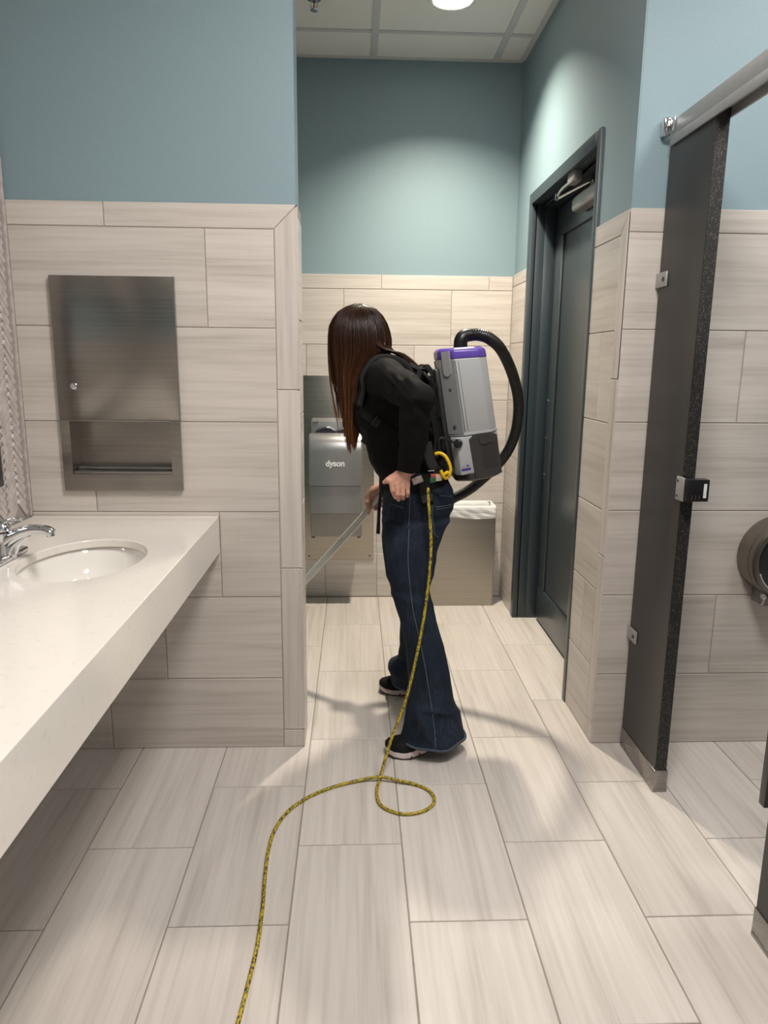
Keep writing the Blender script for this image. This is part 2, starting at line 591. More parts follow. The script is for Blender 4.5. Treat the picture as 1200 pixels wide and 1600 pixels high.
for r in range(6):
    z0, z1 = Z_ROWS[r], Z_ROWS[r + 1]
    us = sorted([XL] + [j for j in joints[r] if j > XL + 0.03] + [TRX0])
    for a, b in zip(us[:-1], us[1:]):
        if r == 3:      # these two tiles are notched around the recess of the dispenser
            g = GAP / 2
            if b < -0.8: pl = [(a + g, z0 + g), (b - g, z0 + g), (b - g, 1.02), (-0.955, 1.02), (-0.955, z1 - g), (a + g, z1 - g)]
            else: pl = [(a + g, z0 + g), (b - g, z0 + g), (b - g, z1 - g), (-0.615, z1 - g), (-0.615, 1.02), (a + g, 1.02)]
            put_tile(wfl, a, b, z0, z1, OF, UF, VF, NF, M['wall_tile'], poly=pl)
        else:
            put_tile(wfl, a, b, z0, z1, OF, UF, VF, NF, M['wall_tile'])
put_tile(wfl, XL, -0.80, 1.821, ZT, OF, UF, VF, NF, M['wall_tile'])
g = GAP / 2
put_tile(wfl, -0.80, TRX1, 1.821, ZT, OF, UF, VF, NF, M['wall_tile'],
         poly=[(-0.80 + g, 1.821 + g), (TRX0 - g, 1.821 + g), (TRX1 - 3 * g, ZT - g), (-0.80 + g, ZT - g)])
for a, b in ((0.0, 0.07), (0.07, 0.69), (0.69, 1.312)):
    put_tile(wfl, TRX0, TRX1, a, b, OF, UF, VF, NF, M['wall_tile'], upright=True)
put_tile(wfl, TRX0, TRX1, 1.312, ZT, OF, UF, VF, NF, M['wall_tile'], upright=True,
         poly=[(TRX0 + g, 1.312 + g), (TRX1 - g, 1.312 + g), (TRX1 - g, ZT - 2 * g), (TRX0 + g, 1.821 + g)])
# the end of this wall, seen edge on
for a, b in ((0.0, 0.3), (0.3, 0.61), (0.61, 0.92), (0.92, 1.23), (1.23, 1.54), (1.54, 1.86)):
    put_tile(wfl, YF + 0.004, YF + 0.145, a, b, (TRX1, 0, 0), (0, 1, 0), (0, 0, 1), (1, 0, 0), M['wall_tile'])

# --- left wall with the herringbone mosaic
wl = structure('wall_left', [((-1.25, YN - 0.1, 0), (XL - 0.004, YF + 0.02, CEIL + 0.1))], M['mosaic_grout'])
V, F = [], []
L_, W_ = 0.095, 0.019
ex, ey = np.array((1, 1.0)) / math.sqrt(2), np.array((-1, 1.0)) / math.sqrt(2)
for a in range(-130, 130):
    for b_ in range(-26, 27):
        for kind in (0, 1):
            # herringbone: steps of one chip width along the diagonal, chips of L x W
            base = np.array((a * W_ + b_ * L_ * 1.0, a * W_ - b_ * L_ * 1.0))
            if kind == 0: c0, du, dv = base, np.array((L_, 0)), np.array((0, W_))
            else: c0, du, dv = base + np.array((0, W_)), np.array((W_, 0)), np.array((0, L_))
            cen = c0 + du / 2 + dv / 2
            p = cen[0] * ex + cen[1] * ey
            yy, zz = p[0] + 1.9, p[1] + 1.7
            if not (1.05 < yy < YF - 0.03 and 0.90 < zz < CEIL - 0.03): continue
            up = -0.001 + 0.003 * random.random()
            q = []
            for s, t, x in ((0.03, 0.08, -0.0045), (0.97, 0.08, -0.0045), (0.97, 0.92, -0.0045), (0.03, 0.92, -0.0045),
                            (0.045, 0.14, up), (0.955, 0.14, up), (0.955, 0.86, up), (0.045, 0.86, up)):
                w = c0 + du * s + dv * t
                pp = w[0] * ex + w[1] * ey
                q.append((XL + x, pp[0] + 1.9, pp[1] + 1.7))
            n0 = len(V)
            V += q
            F += [(n0 + 4, n0 + 5, n0 + 6, n0 + 7)] + [(n0 + i, n0 + (i + 1) % 4, n0 + 4 + (i + 1) % 4, n0 + 4 + i) for i in range(4)]
mo = mesh_obj('mosaic', V, F, M['mosaic'], wl, kind='stuff')
box('corner_trim', (XL - 0.006, YF - 0.014, 0.88), (XL + 0.003, YF - 0.001, CEIL), M['mosaic'], wl, bevel=0.001)

# --- wall right of the passage (faces the camera, runs behind the stall)
XC = 0.902
wfr = structure('wall_front_right', [((XC + 0.004, YF + PD, 0), (XR + 0.1, YF + 0.16, CEIL + 0.1))], M['paint'])
box('grout_bed', (XC - 0.004, YF + GD, 0), (XR, YF + PD + 0.001, 1.905), M['wall_grout'], wfr)
rz = [0.0, 0.28, 0.587, 0.90, 1.211, 1.522, 1.832]
rj = [[1.63, 2.24], [1.319, 1.93, 2.54], [1.63, 2.24], [1.93, 2.54], [1.323, 1.94, 2.56], [1.63, 2.24]]
for r in range(6):
    us = [XC - 0.006] + rj[r] + [XR]
    for a, b in zip(us[:-1], us[1:]):
        put_tile(wfr, a, b, rz[r], rz[r + 1], OF, UF, VF, NF, M['wall_tile'])
for a, b in ((XC - 0.006, 1.44), (1.44, 2.05), (2.05, XR)):
    put_tile(wfr, a, b, 1.832, 1.908, OF, UF, VF, NF, M['wall_tile'])

# --- alcove wall with the door (faces left)
XA = 0.893
DY0, DY1, DZ = 2.845, 3.845, 2.205       # clear opening of the frame in the wall
war = structure('wall_alcove_right', [((XA + PD, YF + PD + 0.001, 0), (1.12, DY0, CEIL + 0.1)), ((XA + PD, DY1, 0), (1.12, YB + 0.1, CEIL + 0.1)),
                                     ((XA + PD, DY0, DZ), (1.12, DY1, CEIL + 0.1))], M['paint'])
bm = bmesh.new()
box_bm(bm, (XA + GD, YF + 0.004, 0), (XA + PD + 0.001, DY0 - 0.02, ZT - 0.002))
box_bm(bm, (XA + GD, DY1 + 0.02, 0), (XA + PD + 0.001, YB, ZT - 0.002))
bm_obj('grout_bed', bm, M['wall_grout'], war)
OA, UA, VA, NA = (XA, 0, 0), (0, -1, 0), (0, 0, 1), (-1, 0, 0)


def at_alcove(y0, y1, z0, z1, **k):
    pl = k.pop('poly', None)
    if pl: pl = [(-y, z) for y, z in pl][::-1]
    put_tile(war, -y1, -y0, z0, z1, OA, UA, VA, NA, M['wall_tile'], poly=pl, **k)


YT = 2.525
az = [0.0, 0.29, 0.588, 0.89, 1.203, 1.52, 1.832]
for r in range(6):
    if r in (1, 4):
        at_alcove(YT, 2.654, az[r], az[r + 1])
        at_alcove(2.654, 2.822, az[r], az[r + 1])
    else:
        at_alcove(YT, 2.822, az[r], az[r + 1])
    at_alcove(3.885, YB - 0.002, az[r], az[r + 1])
at_alcove(3.885, YB - 0.002, 1.832, ZT)
at_alcove(YF + 0.002, 2.822, 1.832, 1.905, poly=[(YF + 0.006, 1.905 - g), (YT + g, 1.832 + g), (2.822 - g, 1.832 + g), (2.822 - g, 1.905 - g)])
for a, b in ((0.0, 0.08), (0.08, 0.729), (0.729, 1.357)):
    at_alcove(YF + 0.002, YT, a, b, upright=True)
at_alcove(YF + 0.002, YT, 1.357, 1.905, upright=True, poly=[(YF + 0.004, 1.357 + g), (YT - g, 1.357 + g), (YT - g, 1.832), (YF + 0.004, 1.905 - 2 * g)])

# --- far wall
wf = structure('wall_far', [((-1.5, YB + PD, 0), (1.2, YB + 0.15, CEIL + 0.1))], M['paint'])
box('grout_bed', (-1.4, YB + GD, 0), (XA + 0.002, YB + PD + 0.001, 1.885), M['wall_grout'], wf)
OB = (0, YB, 0)
fz = [0.0, 0.279, 0.585, 0.89, 1.197, 1.505, 1.811]
fj = [[-0.79, -0.18, 0.134, 0.74], [-0.48, 0.13, 0.74], [-0.79, -0.17, 0.44], [-0.48, 0.13, 0.74], [-0.89, -0.28, 0.338], [-0.68, -0.065, 0.546]]
for r in range(6):
    us = [-1.3] + fj[r] + [XA]
    for a, b in zip(us[:-1], us[1:]):
        put_tile(wf, a, b, fz[r], fz[r + 1], OB, UF, VF, NF, M['wall_tile'])
us = [-1.3, -0.46, 0.147, 0.757, XA]
for a, b in zip(us[:-1], us[1:]):
    put_tile(wf, a, b, 1.811, 1.89, OB, UF, VF, NF, M['wall_tile'])

# --- walls nobody sees, they close the room
structure('wall_alcove_left', [((-1.5, YF + 0.13, 0), (-1.3, YB + 0.1, CEIL + 0.1))], M['paint'])
wr_ = structure('wall_right', [((XR, YN - 0.1, 0), (XR + 0.1, YF + 0.1, CEIL + 0.1))], M['paint'])
wb_ = structure('wall_back', [((-1.25, YN - 0.1, 0), (XR + 0.1, YN, CEIL + 0.1))], M['paint'])
for r in range(6):
    us = np.arange(-1.1 - 0.31 * (r % 2), XR, 0.62)
    for a in us:
        put_tile(wb_, -min(a + 0.62, XR), -max(a, -1.1), Z_ROWS[r], Z_ROWS[r + 1], (0, YN + 0.008, 0), (-1, 0, 0), (0, 0, 1), (0, 1, 0), M['wall_tile'], 0.008)

# ================================================================== CEILING
ceil = structure('ceiling', [((-1.5, YN - 0.1, CEIL + 0.12), (XR + 0.1, YB + 0.1, CEIL + 0.2))], M['white_wall'])
gx = [0.097 + 0.65 * k for k in range(-3, 6)]
gy = [3.905 - 0.63 * k for k in range(0, 9)]
gx = [-1.45] + [x for x in gx if -1.4 < x < XR - 0.05] + [XR]
gy = sorted([YB] + [y for y in gy if y > YN + 0.05] + [YN])
BW = 0.034
for x in gx[1:-1]:
    box('grid_bar', (x - BW / 2, YN, CEIL - 0.004), (x + BW / 2, YB, CEIL + 0.02), M['grid'], ceil)
for y in gy[1:-1]:
    for a, b in zip(gx[:-1], gx[1:]):
        box('grid_bar', (a + BW / 2, y - BW / 2 * 0.8, CEIL - 0.0035), (b - BW / 2, y + BW / 2 * 0.8, CEIL + 0.02), M['grid'], ceil)
# wall angle around the alcove and the room
for lo, hi in (((-1.3, YB - 0.02, CEIL - 0.003), (XA, YB + 0.008, CEIL + 0.02)), ((XA - 0.018, YF, CEIL - 0.003), (XA + 0.01, YB - 0.02, CEIL + 0.02))):
    box('grid_bar', lo, hi, M['grid'], ceil)
CAN_R, CAN_D = 0.088, 0.07
for a, b in zip(gx[:-1], gx[1:]):
    for c, d in zip(gy[:-1], gy[1:]):
        lamp = [L for L in DOWNLIGHTS if a < L[0] < b and c < L[1] < d]
        bm = bmesh.new()
        if lamp:
            x, y = lamp[0][0], lamp[0][1]
            x = min(max(x, a + 0.12), b - 0.12)
            y = min(max(y, c + 0.12), d - 0.12)
            hole_plate(bm, a + 0.004, b - 0.004, c + 0.004, d - 0.004, x, y, CAN_R, CAN_R, CEIL + 0.018, CEIL + 0.002, 40)
        else:
            box_bm(bm, (a + 0.004, c + 0.004, CEIL + 0.002), (b - 0.004, d - 0.004, CEIL + 0.018))
        panel = [L for L in PANELS if a < L[0] < b and c < L[1] < d]
        for x_, y_, watt, col, lab in panel:
            bm.free()
            x, y = (a + b) / 2, (c + d) / 2
            hx_, hy_ = (b - a) / 2 - 0.02, (d - c) / 2 - 0.02
            t = thing('light_panel', lab, 'ceiling light', (x, y, CEIL), 'flat ceiling light panels')
            bm2 = bmesh.new()
            for lo, hi in (((x - hx_, y - hy_, CEIL - 0.004), (x + hx_, y - hy_ + 0.02, CEIL + 0.03)), ((x - hx_, y + hy_ - 0.02, CEIL - 0.004), (x + hx_, y + hy_, CEIL + 0.03)),
                           ((x - hx_, y - hy_ + 0.02, CEIL - 0.004), (x - hx_ + 0.02, y + hy_ - 0.02, CEIL + 0.03)), ((x + hx_ - 0.02, y - hy_ + 0.02, CEIL - 0.004), (x + hx_, y + hy_ - 0.02, CEIL + 0.03))):
                box_bm(bm2, lo, hi)
            bm_obj('frame', bm2, M['grid'], t)
            box('diffuser', (x - hx_ + 0.02, y - hy_ + 0.02, CEIL + 0.006), (x + hx_ - 0.02, y + hy_ - 0.02, CEIL + 0.012), emit('panel_diffuser', col, 4.0), t)
            ld = bpy.data.lights.new('lamp', 'AREA')
            ld.shape = 'RECTANGLE'
            ld.size, ld.size_y = 2 * hx_ - 0.05, 2 * hy_ - 0.05
            ld.energy = watt
            ld.color = col
            lo_ = bpy.data.objects.new('lamp', ld)
            COL.objects.link(lo_)
            lo_.parent = t
            lo_.location = (0, 0, 0.003)
        if panel: continue
        bm_obj('ceiling_tile', bm, M['white_wall'], ceil)
        for x_, y_, watt, col, lab in lamp:
            t = thing('recessed_downlight', lab, 'ceiling light', (x, y, CEIL))
            lathe('trim_ring', [(0.112, 0.002), (0.112, -0.003), (0.108, -0.006), (0.092, -0.005), (0.087, 0.0), (0.085, 0.004)], (x, y, CEIL), (0, 0, 1), M['baffle'], t)
            lathe('baffle', [(0.0865, -0.002), (0.078, CAN_D), (0.0001, CAN_D + 0.001)], (x, y, CEIL), (0, 0, 1), M['baffle'], t)
            lathe('lens', [(0.0001, CAN_D - 0.012), (0.06, CAN_D - 0.012), (0.074, CAN_D - 0.006), (0.074, CAN_D)], (x, y, CEIL), (0, 0, 1), emit('lamp_lens', col, 9.0), t)
            ld = bpy.data.lights.new('lamp', 'AREA')
            ld.shape = 'DISK'
            ld.size = 0.125
            ld.spread = DOWNLIGHT_SPREAD
            ld.energy = watt
            ld.color = col
            lo_ = bpy.data.objects.new('lamp', ld)
            COL.objects.link(lo_)
            lo_.parent = t
            lo_.location = (0, 0, CAN_D - 0.015)

# fire sprinkler on the alcove ceiling
sx, sy = -0.185, 3.60
t = thing('fire_sprinkler', 'small chrome fire sprinkler head hanging from the alcove ceiling', 'sprinkler', (sx, sy, CEIL))
lathe('escutcheon', [(0.0001, -0.012), (0.014, -0.012), (0.03, -0.006), (0.034, 0.0), (0.034, 0.003)], (sx, sy, CEIL), (0, 0, 1), M['chrome'], t)
for s in (-1, 1):
    tube('frame_arm', [(sx + s * 0.008, sy, CEIL - 0.012), (sx + s * 0.016, sy, CEIL - 0.025), (sx + s * 0.004, sy, CEIL - 0.045)], 0.003, M['chrome'], t, 10, 8)
lathe('deflector', [(0.0001, -0.05), (0.016, -0.05), (0.018, -0.047), (0.005, -0.043), (0.0001, -0.043)], (sx, sy, CEIL), (0, 0, 1), M['chrome'], t, 20)
tube('bulb', [(sx, sy, CEIL - 0.012), (sx, sy, CEIL - 0.042)], 0.003, plain('red_bulb', (0.4, 0.05, 0.03), 0.2), t, 4, 8)

# ================================================================== DOOR
DX = 1.03
door = box('door_1', (DX, DY0 - 0.0, 0.012), (DX + 0.045, DY1 - 0.001, DZ - 0.03), M['door_leaf'])
door['kind'] = 'structure'
# stiles and rails standing proud of the recessed panel
for lo, hi in (((DX - 0.014, DY0, 0.012), (DX, DY1 - 0.035, 0.20)), ((DX - 0.014, DY0, 2.03), (DX, DY1 - 0.035, DZ - 0.035)),
               ((DX - 0.014, DY1 - 0.15, 0.20), (DX, DY1 - 0.035, 2.03)), ((DX - 0.014, DY0, 0.20), (DX, DY0 + 0.12, 2.03))):
    box('door_rail', lo, hi, M['door_leaf'], door, bevel=0.004)
# hollow metal frame: face, rabbet and stop on each side
FT = 0.004          # the frame stands this far off the wall tile
fw = 0.05


def frame_side(name, y_out, y_in, sgn):
    lo_y, hi_y = min(y_out, y_in), max(y_out, y_in)
    bm = bmesh.new()
    box_bm(bm, (XA - FT, lo_y, 0), (XA + 0.03, hi_y, DZ + 0.045), 0.003)
    a, b = sorted((y_in, y_in - sgn * 0.02))
    box_bm(bm, (XA + 0.02, min(y_in, y_out), 0), (XA + 0.085, hi_y, DZ + 0.04), 0.002)
    a, b = sorted((y_in + sgn * 0.03, y_in - sgn * 0.003))
    box_bm(bm, (XA + 0.07, a, 0), (DX - 0.004, b, DZ - 0.005), 0.003)
    return bm_obj(name, bm, M['door'], door, smooth=True, angle=40)


frame_side('door_jamb', DY1 + 0.043, DY1 - 0.008, 1)
frame_side('door_jamb', DY0 - 0.048, DY0 - 0.010, -1)
bm = bmesh.new()
box_bm(bm, (XA - FT, DY0 + 0.0075, DZ - 0.008), (XA + 0.03, DY1 - 0.0075, DZ + 0.045), 0.0008)
box_bm(bm, (XA + 0.02, DY0 + 0.0085, DZ - 0.0085), (XA + 0.085, DY1 - 0.0085, DZ + 0.03), 0.002)
box_bm(bm, (XA + 0.07, DY0 + 0.01, DZ - 0.026), (DX - 0.004, DY1 - 0.01, DZ + 0.02), 0.003)
bm_obj('door_head', bm, M['door'], door, smooth=True, angle=40)
# small steel edge plate with three pairs of screws
pl = box('edge_plate', (DX - 0.0155, DY1 - 0.075, 0.80), (DX - 0.0135, DY1 - 0.04, 1.25), M['door'], door)
for z in (0.83, 1.025, 1.22):
    for y in (DY1 - 0.068, DY1 - 0.047):
        lathe('screw', [(0.0045, 0), (0.0035, 0.002), (0.0001, 0.0022)], (DX - 0.0155, y, z), (-1, 0, 0), M['chrome'], pl, 10)
# surface closer with its folding arm
cy0, cy1 = 3.02, 3.36
bm = bmesh.new()
box_bm(bm, (DX - 0.075, cy0, 2.065), (DX - 0.014, cy1, 2.128), 0.014, 4)
bm_obj('closer_body', bm, M['closer'], door, smooth=True, angle=50)
cap = lathe('closer_cover', [(0.0001, 0.012), (0.022, 0.012), (0.03, 0.006), (0.032, 0.0)], (DX - 0.045, cy1 - 0.03, 2.115), (0, 0.55, 0.3), M['closer'], door, 24)
lathe('closer_spindle', [(0.012, 0), (0.012, 0.03), (0.009, 0.034), (0.0001, 0.034)], (DX - 0.045, 3.16, 2.126), (0, 0, 1), M['closer_arm'], door, 16)
tube('closer_arm', [(DX - 0.045, 3.16, 2.155), (0.957, 3.30, 2.152), (0.925, 3.485, 2.148)], 0.0075, M['closer_arm'], door, 12, 8)
tube('closer_arm', [(0.925, 3.485, 2.158), (0.915, 3.38, 2.166), (0.918, 3.24, 2.17)], 0.0075, M['closer_arm'], door, 12, 8)
lathe('closer_pivot', [(0.0001, -0.014), (0.011, -0.012), (0.011, 0.018), (0.0001, 0.02)], (0.925, 3.485, 2.153), (0, 0, 1), M['closer_arm'], door, 14)
box('closer_shoe', (0.902, 3.17, 2.152), (0.94, 3.255, DZ - 0.008), M['closer'], door, bevel=0.005)
# weather strip above the closer
box('head_gasket', (XA + 0.05, DY0 + 0.02, DZ - 0.03), (XA + 0.075, DY1 - 0.02, DZ - 0.024), M['black_plastic'], door)

# ================================================================== TOWEL DISPENSER
t = thing('towel_dispenser', 'recessed stainless steel paper towel dispenser cabinet in the tiled wall above the counter', 'towel dispenser', (-0.785, YF, 0.97))
PX0, PX1, PZ0, PZ1 = -0.981, -0.586, 0.970, 1.669
HX0, HX1, HZ0, HZ1 = -0.950, -0.619, 1.026, 1.208
yf, yb_ = YF - 0.016, YF - 0.0005
bm = bmesh.new()
for lo, hi in (((PX0, yf, PZ0), (PX1, yb_, HZ0)), ((PX0, yf, HZ0), (HX0, yb_, HZ1)), ((HX1, yf, HZ0), (PX1, yb_, HZ1))):
    box_bm(bm, lo, hi)
fr = bm_obj('face_frame', bm, M['steel_v'], t)
dr = box('door', (PX0, yf - 0.001, HZ1 + 0.001), (PX1, yb_, PZ1), M['steel_v'], t, bevel=0.0015)
box('door_return', (PX1 - 0.002, yf - 0.0012, HZ1), (PX1 + 0.0012, yb_, PZ1), M['steel_dark'], dr)
lk = lathe('lock', [(0.0001, 0.004), (0.008, 0.005), (0.0105, 0.004), (0.0125, 0.0)], (-0.926, yf - 0.001, 1.319), (0, -1, 0), M['chrome'], dr, 24)
# recess
d = 0.085
bm = bmesh.new()
w = 0.0015
for lo, hi in (((HX0 - 0.003, yb_, HZ0 - 0.004), (HX0, YF + d, HZ1)), ((HX1, yb_, HZ0 - 0.004), (HX1 + 0.003, YF + d, HZ1)),
               ((HX0, YF + d - 0.002, HZ0 - 0.004), (HX1, YF + d, HZ1)), ((HX0, yb_, HZ0 - 0.004), (HX1, YF + d, HZ0 - 0.001)),
               ((HX0, yb_, HZ1 - 0.003), (HX1, YF + d, HZ1 - 0.0005))):
    box_bm(bm, lo, hi)
bm_obj('recess', bm, M['steel_v'], t)
box('towel_lip', (HX0, yf + 0.002, HZ0), (HX1, yf + 0.03, HZ0 + 0.011), M['steel_shoe'], t, bevel=0.003)
box('inner_ledge', (HX0, YF + 0.03, HZ0), (HX1, YF + d - 0.002, HZ0 + 0.02), M['steel_v'], t, bevel=0.003)
box('opening_edge', (HX0 - 0.003, yf - 0.003, HZ1 - 0.004), (HX1 + 0.003, yf + 0.004, HZ1 + 0.002), M['steel_shoe'], t, bevel=0.001)

# ================================================================== COUNTER, SINK, FAUCET, MIRROR
CT, CX1 = 0.880, -0.470
SCX, SCY, SRX, SRY = -0.729, 1.905, 0.157, 0.214
t = thing('vanity_counter', 'long cream quartz vanity counter with deep front edge below the towel dispenser', 'counter', (-0.79, 0.8, CT - 0.13))
bm = bmesh.new()
counter_plate(bm, XL + 0.004, CX1, -0.6, YF - 0.003, SCX, SCY, SRX, SRY, CT, 0.024, 0.129, 0.02)
ct = bm_obj('worktop', bm, M['quartz'], t, smooth=True, angle=30)
bv = ct.modifiers.new('edge', 'BEVEL')
bv.width = 0.0022
bv.segments = 2
bv.limit_method = 'ANGLE'
bv.angle_limit = math.radians(60)
for y in (0.2, 1.3, 2.37):
    box('bracket', (XL + 0.03, y, CT - 0.075), (CX1 - 0.03, y + 0.03, CT - 0.0245), M['alu'], t, bevel=0.002)
    box('bracket_leg', (XL + 0.004, y, CT - 0.42), (XL + 0.05, y + 0.03, CT - 0.131), M['alu'], t, bevel=0.002)

t = thing('sink', 'oval white porcelain undermount sink in the quartz counter', 'sink', (SCX, SCY, CT - 0.19))
prof = [(1.09, -0.0245), (1.02, -0.0245), (1.0, -0.03), (0.97, -0.06), (0.9, -0.10), (0.76, -0.14), (0.5, -0.165), (0.16, -0.175), (0.1, -0.176)]
outer = [(0.1, -0.19), (0.5, -0.185), (0.84, -0.155), (1.0, -0.11), (1.06, -0.06), (1.09, -0.034)]
V, F, n = [], [], 64
P_ = prof + outer
for k, h in P_:
    for a in np.linspace(0, 2 * math.pi, n, endpoint=False):
        V.append((SCX + (SRX + 0.008) * k * math.cos(a), SCY + (SRY + 0.008) * k * math.sin(a), CT + h))
for i in range(len(P_)):
    i2 = (i + 1) % len(P_)
    for j in range(n):
        F.append((i * n + j, i * n + (j + 1) % n, i2 * n + (j + 1) % n, i2 * n + j))
mesh_obj('basin', V, F, M['porcelain'], t, smooth=True)
lathe('drain', [(0.022, -0.172), (0.02, -0.169), (0.014, -0.171), (0.0001, -0.171)], (SCX, SCY, CT), (0, 0, 1), M['chrome'], t, 24)

fx, fy = -0.937, 1.90
t = thing('faucet', 'chrome single lever faucet beside the oval sink', 'faucet', (fx, fy, CT))
V, F = [], []
bm = bmesh.new()
box_bm(bm, (fx - 0.028, fy - 0.085, CT), (fx + 0.03, fy + 0.085, CT + 0.02), 0.009, 3)
bm_obj('base_plate', bm, M['chrome'], t, smooth=True, angle=60)
lathe('body', [(0.03, 0.012), (0.028, 0.03), (0.023, 0.055), (0.021, 0.075), (0.024, 0.083), (0.024, 0.09), (0.02, 0.094), (0.0001, 0.096)], (fx, fy, CT), (0, 0, 1), M['chrome'], t, 32)
# spout: flattened tapering arm
Q = spline([(fx + 0.005, fy, CT + 0.052), (fx + 0.03, fy, CT + 0.078), (fx + 0.075, fy, CT + 0.1), (fx + 0.115, fy, CT + 0.1), (fx + 0.132, fy, CT + 0.088)], 22)
T_, N_, B_ = frames(Q)
V, F, m_ = [], [], 16
for i, q in enumerate(Q):
    s = i / (len(Q) - 1)
    hw, hh = 0.021 - 0.004 * s, 0.026 - 0.014 * s
    for a in np.linspace(0, 2 * math.pi, m_, endpoint=False):
        V.append(q + np.array((0, 1.0, 0)) * hw * math.cos(a) + np.cross(T_[i], (0, 1.0, 0)) * hh * math.sin(a))
for i in range(len(Q) - 1):
    for j in range(m_):
        F.append((i * m_ + j, i * m_ + (j + 1) % m_, (i + 1) * m_ + (j + 1) % m_, (i + 1) * m_ + j))
F += [tuple(range(m_ - 1, -1, -1)), tuple((len(Q) - 1) * m_ + j for j in range(m_))]
mesh_obj('spout', V, F, M['chrome'], t, smooth=True)
tube('spout_web', [(fx + 0.01, fy, CT + 0.012), (fx + 0.03, fy, CT + 0.05), (fx + 0.07, fy, CT + 0.085)], (0.024, 0.016, 0.008), M['chrome'], t, 14, 14)
lathe('aerator', [(0.0105, 0), (0.0105, 0.014), (0.0001, 0.014)], (fx + 0.125, fy, CT + 0.092), (0.15, 0, -1), M['chrome'], t, 20)
lv = lathe('lever_dome', [(0.022, 0.096), (0.023, 0.103), (0.020, 0.116), (0.012, 0.126), (0.0001, 0.129)], (fx, fy, CT), (0, 0, 1), M['chrome'], t, 32)
tube('lever', [(fx, fy, CT + 0.118), (fx + 0.02, fy, CT + 0.132), (fx + 0.04, fy, CT + 0.137), (fx + 0.055, fy, CT + 0.135)], (0.009, 0.007, 0.006, 0.007), M['chrome'], t, 16, 12)
tube('lift_rod', [(fx - 0.02, fy, CT + 0.02), (fx - 0.02, fy, CT + 0.07)], 0.003, M['chrome'], t, 4, 8)

for o in t.children:
    for v in o.data.vertices: v.co.z *= 0.80

t = thing('mirror', 'dark framed wall mirror over the counter at the left edge of the picture', 'mirror', (XL + 0.01, 1.4, 1.02))
box('glass', (XL + 0.002, 0.55, 1.035), (XL + 0.012, 2.225, 2.0), M['mirror'], t)
for lo, hi in (((XL + 0.002, 0.53, 1.02), (XL + 0.022, 2.24, 1.045)), ((XL + 0.002, 0.53, 1.99), (XL + 0.022, 2.24, 2.015)),
               ((XL + 0.002, 2.216, 1.045), (XL + 0.022, 2.24, 1.99)), ((XL + 0.002, 0.53, 1.045), (XL + 0.022, 0.554, 1.99))):
    box('frame', lo, hi, M['panel'], t, bevel=0.002)

# ================================================================== HAND DRYER AND ITS PLATE
t = thing('splash_plate', 'tall flat brushed steel plate screwed to the far wall behind the hand dryer', 'wall plate', (-0.09, YB, 0.237))
box('plate', (-0.298, YB - 0.006, 0.237), (0.113, YB - 0.0004, 1.331), M['steel_plate'], t, bevel=0.001)
for x, z in ((-0.275, 0.26), (0.09, 0.26), (-0.275, 1.308), (0.09, 1.308)):
    lathe('screw', [(0.0055, 0), (0.004, 0.002), (0.0001, 0.0024)], (x, YB - 0.006, z), (0, -1, 0), M['mark'], t, 12)

t = thing('hand_dryer', 'silver slot hand dryer mounted on the steel plate of the far wall', 'hand dryer', (-0.107, YB - 0.006, 0.418))
DXL, DXR, DYF, DYB = -0.254, 0.041, 3.985, YB - 0.0065


def extrude_x(name, prof_yz, x0, x1, mat, parent, bevel=0.006, seg=3):
    bm = bmesh.new()
    a = [bm.verts.new((x0, y, z)) for y, z in prof_yz]
    b = [bm.verts.new((x1, y, z)) for y, z in prof_yz]
    n = len(a)
    f0 = bm.faces.new(a)
    f1 = bm.faces.new(b[::-1])
    for i in range(n): bm.faces.new((a[i], b[i], b[(i + 1) % n], a[(i + 1) % n]))
    bmesh.ops.recalc_face_normals(bm, faces=bm.faces)
    es = list({e for f in (f0, f1) for e in f.edges})
    if bevel: bmesh.ops.bevel(bm, geom=es, offset=bevel, segments=seg, affect='EDGES', profile=0.5)
    return bm_obj(name, bm, mat, parent, smooth=True, angle=32)


# back shell, taller than the front
extrude_x('back_shell', [(DYB, 0.43), (DYB, 1.075), (4.185, 1.092), (4.16, 1.092), (4.135, 1.075), (4.12, 1.0), (4.12, 0.43)], DXL + 0.003, DXR - 0.003, M['dryer_grey'], t, 0.012)
fp = [(4.098, 0.726), (4.098, 0.985), (4.085, 1.008), (4.062, 1.016), (4.035, 1.012), (4.012, 0.995), (3.995, 0.965), (DYF, 0.92), (DYF, 0.727)]
fpo = extrude_x('front_panel', fp, DXL - 0.003, DXR, M['dryer_grey'], t, 0.008)
extrude_x('lower_cover', [(4.12, 0.566), (4.12, 0.724), (DYF + 0.008, 0.724), (DYF + 0.014, 0.566)], DXL + 0.002, DXR - 0.002, M['dryer_grey'], t, 0.006)
extrude_x('base_cover', [(4.12, 0.425), (4.12, 0.5645), (DYF + 0.016, 0.5645), (DYF + 0.03, 0.45), (DYF + 0.045, 0.425)], DXL + 0.002, DXR - 0.002, M['dryer_low'], t, 0.006)
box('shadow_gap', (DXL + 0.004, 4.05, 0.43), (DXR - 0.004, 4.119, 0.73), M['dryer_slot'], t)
for x in (DXL + 0.012, DXR - 0.022):
    box('foot', (x - 0.006, 4.03, 0.417), (x + 0.014, 4.09, 0.427), M['dryer_slot'], t, bevel=0.002)
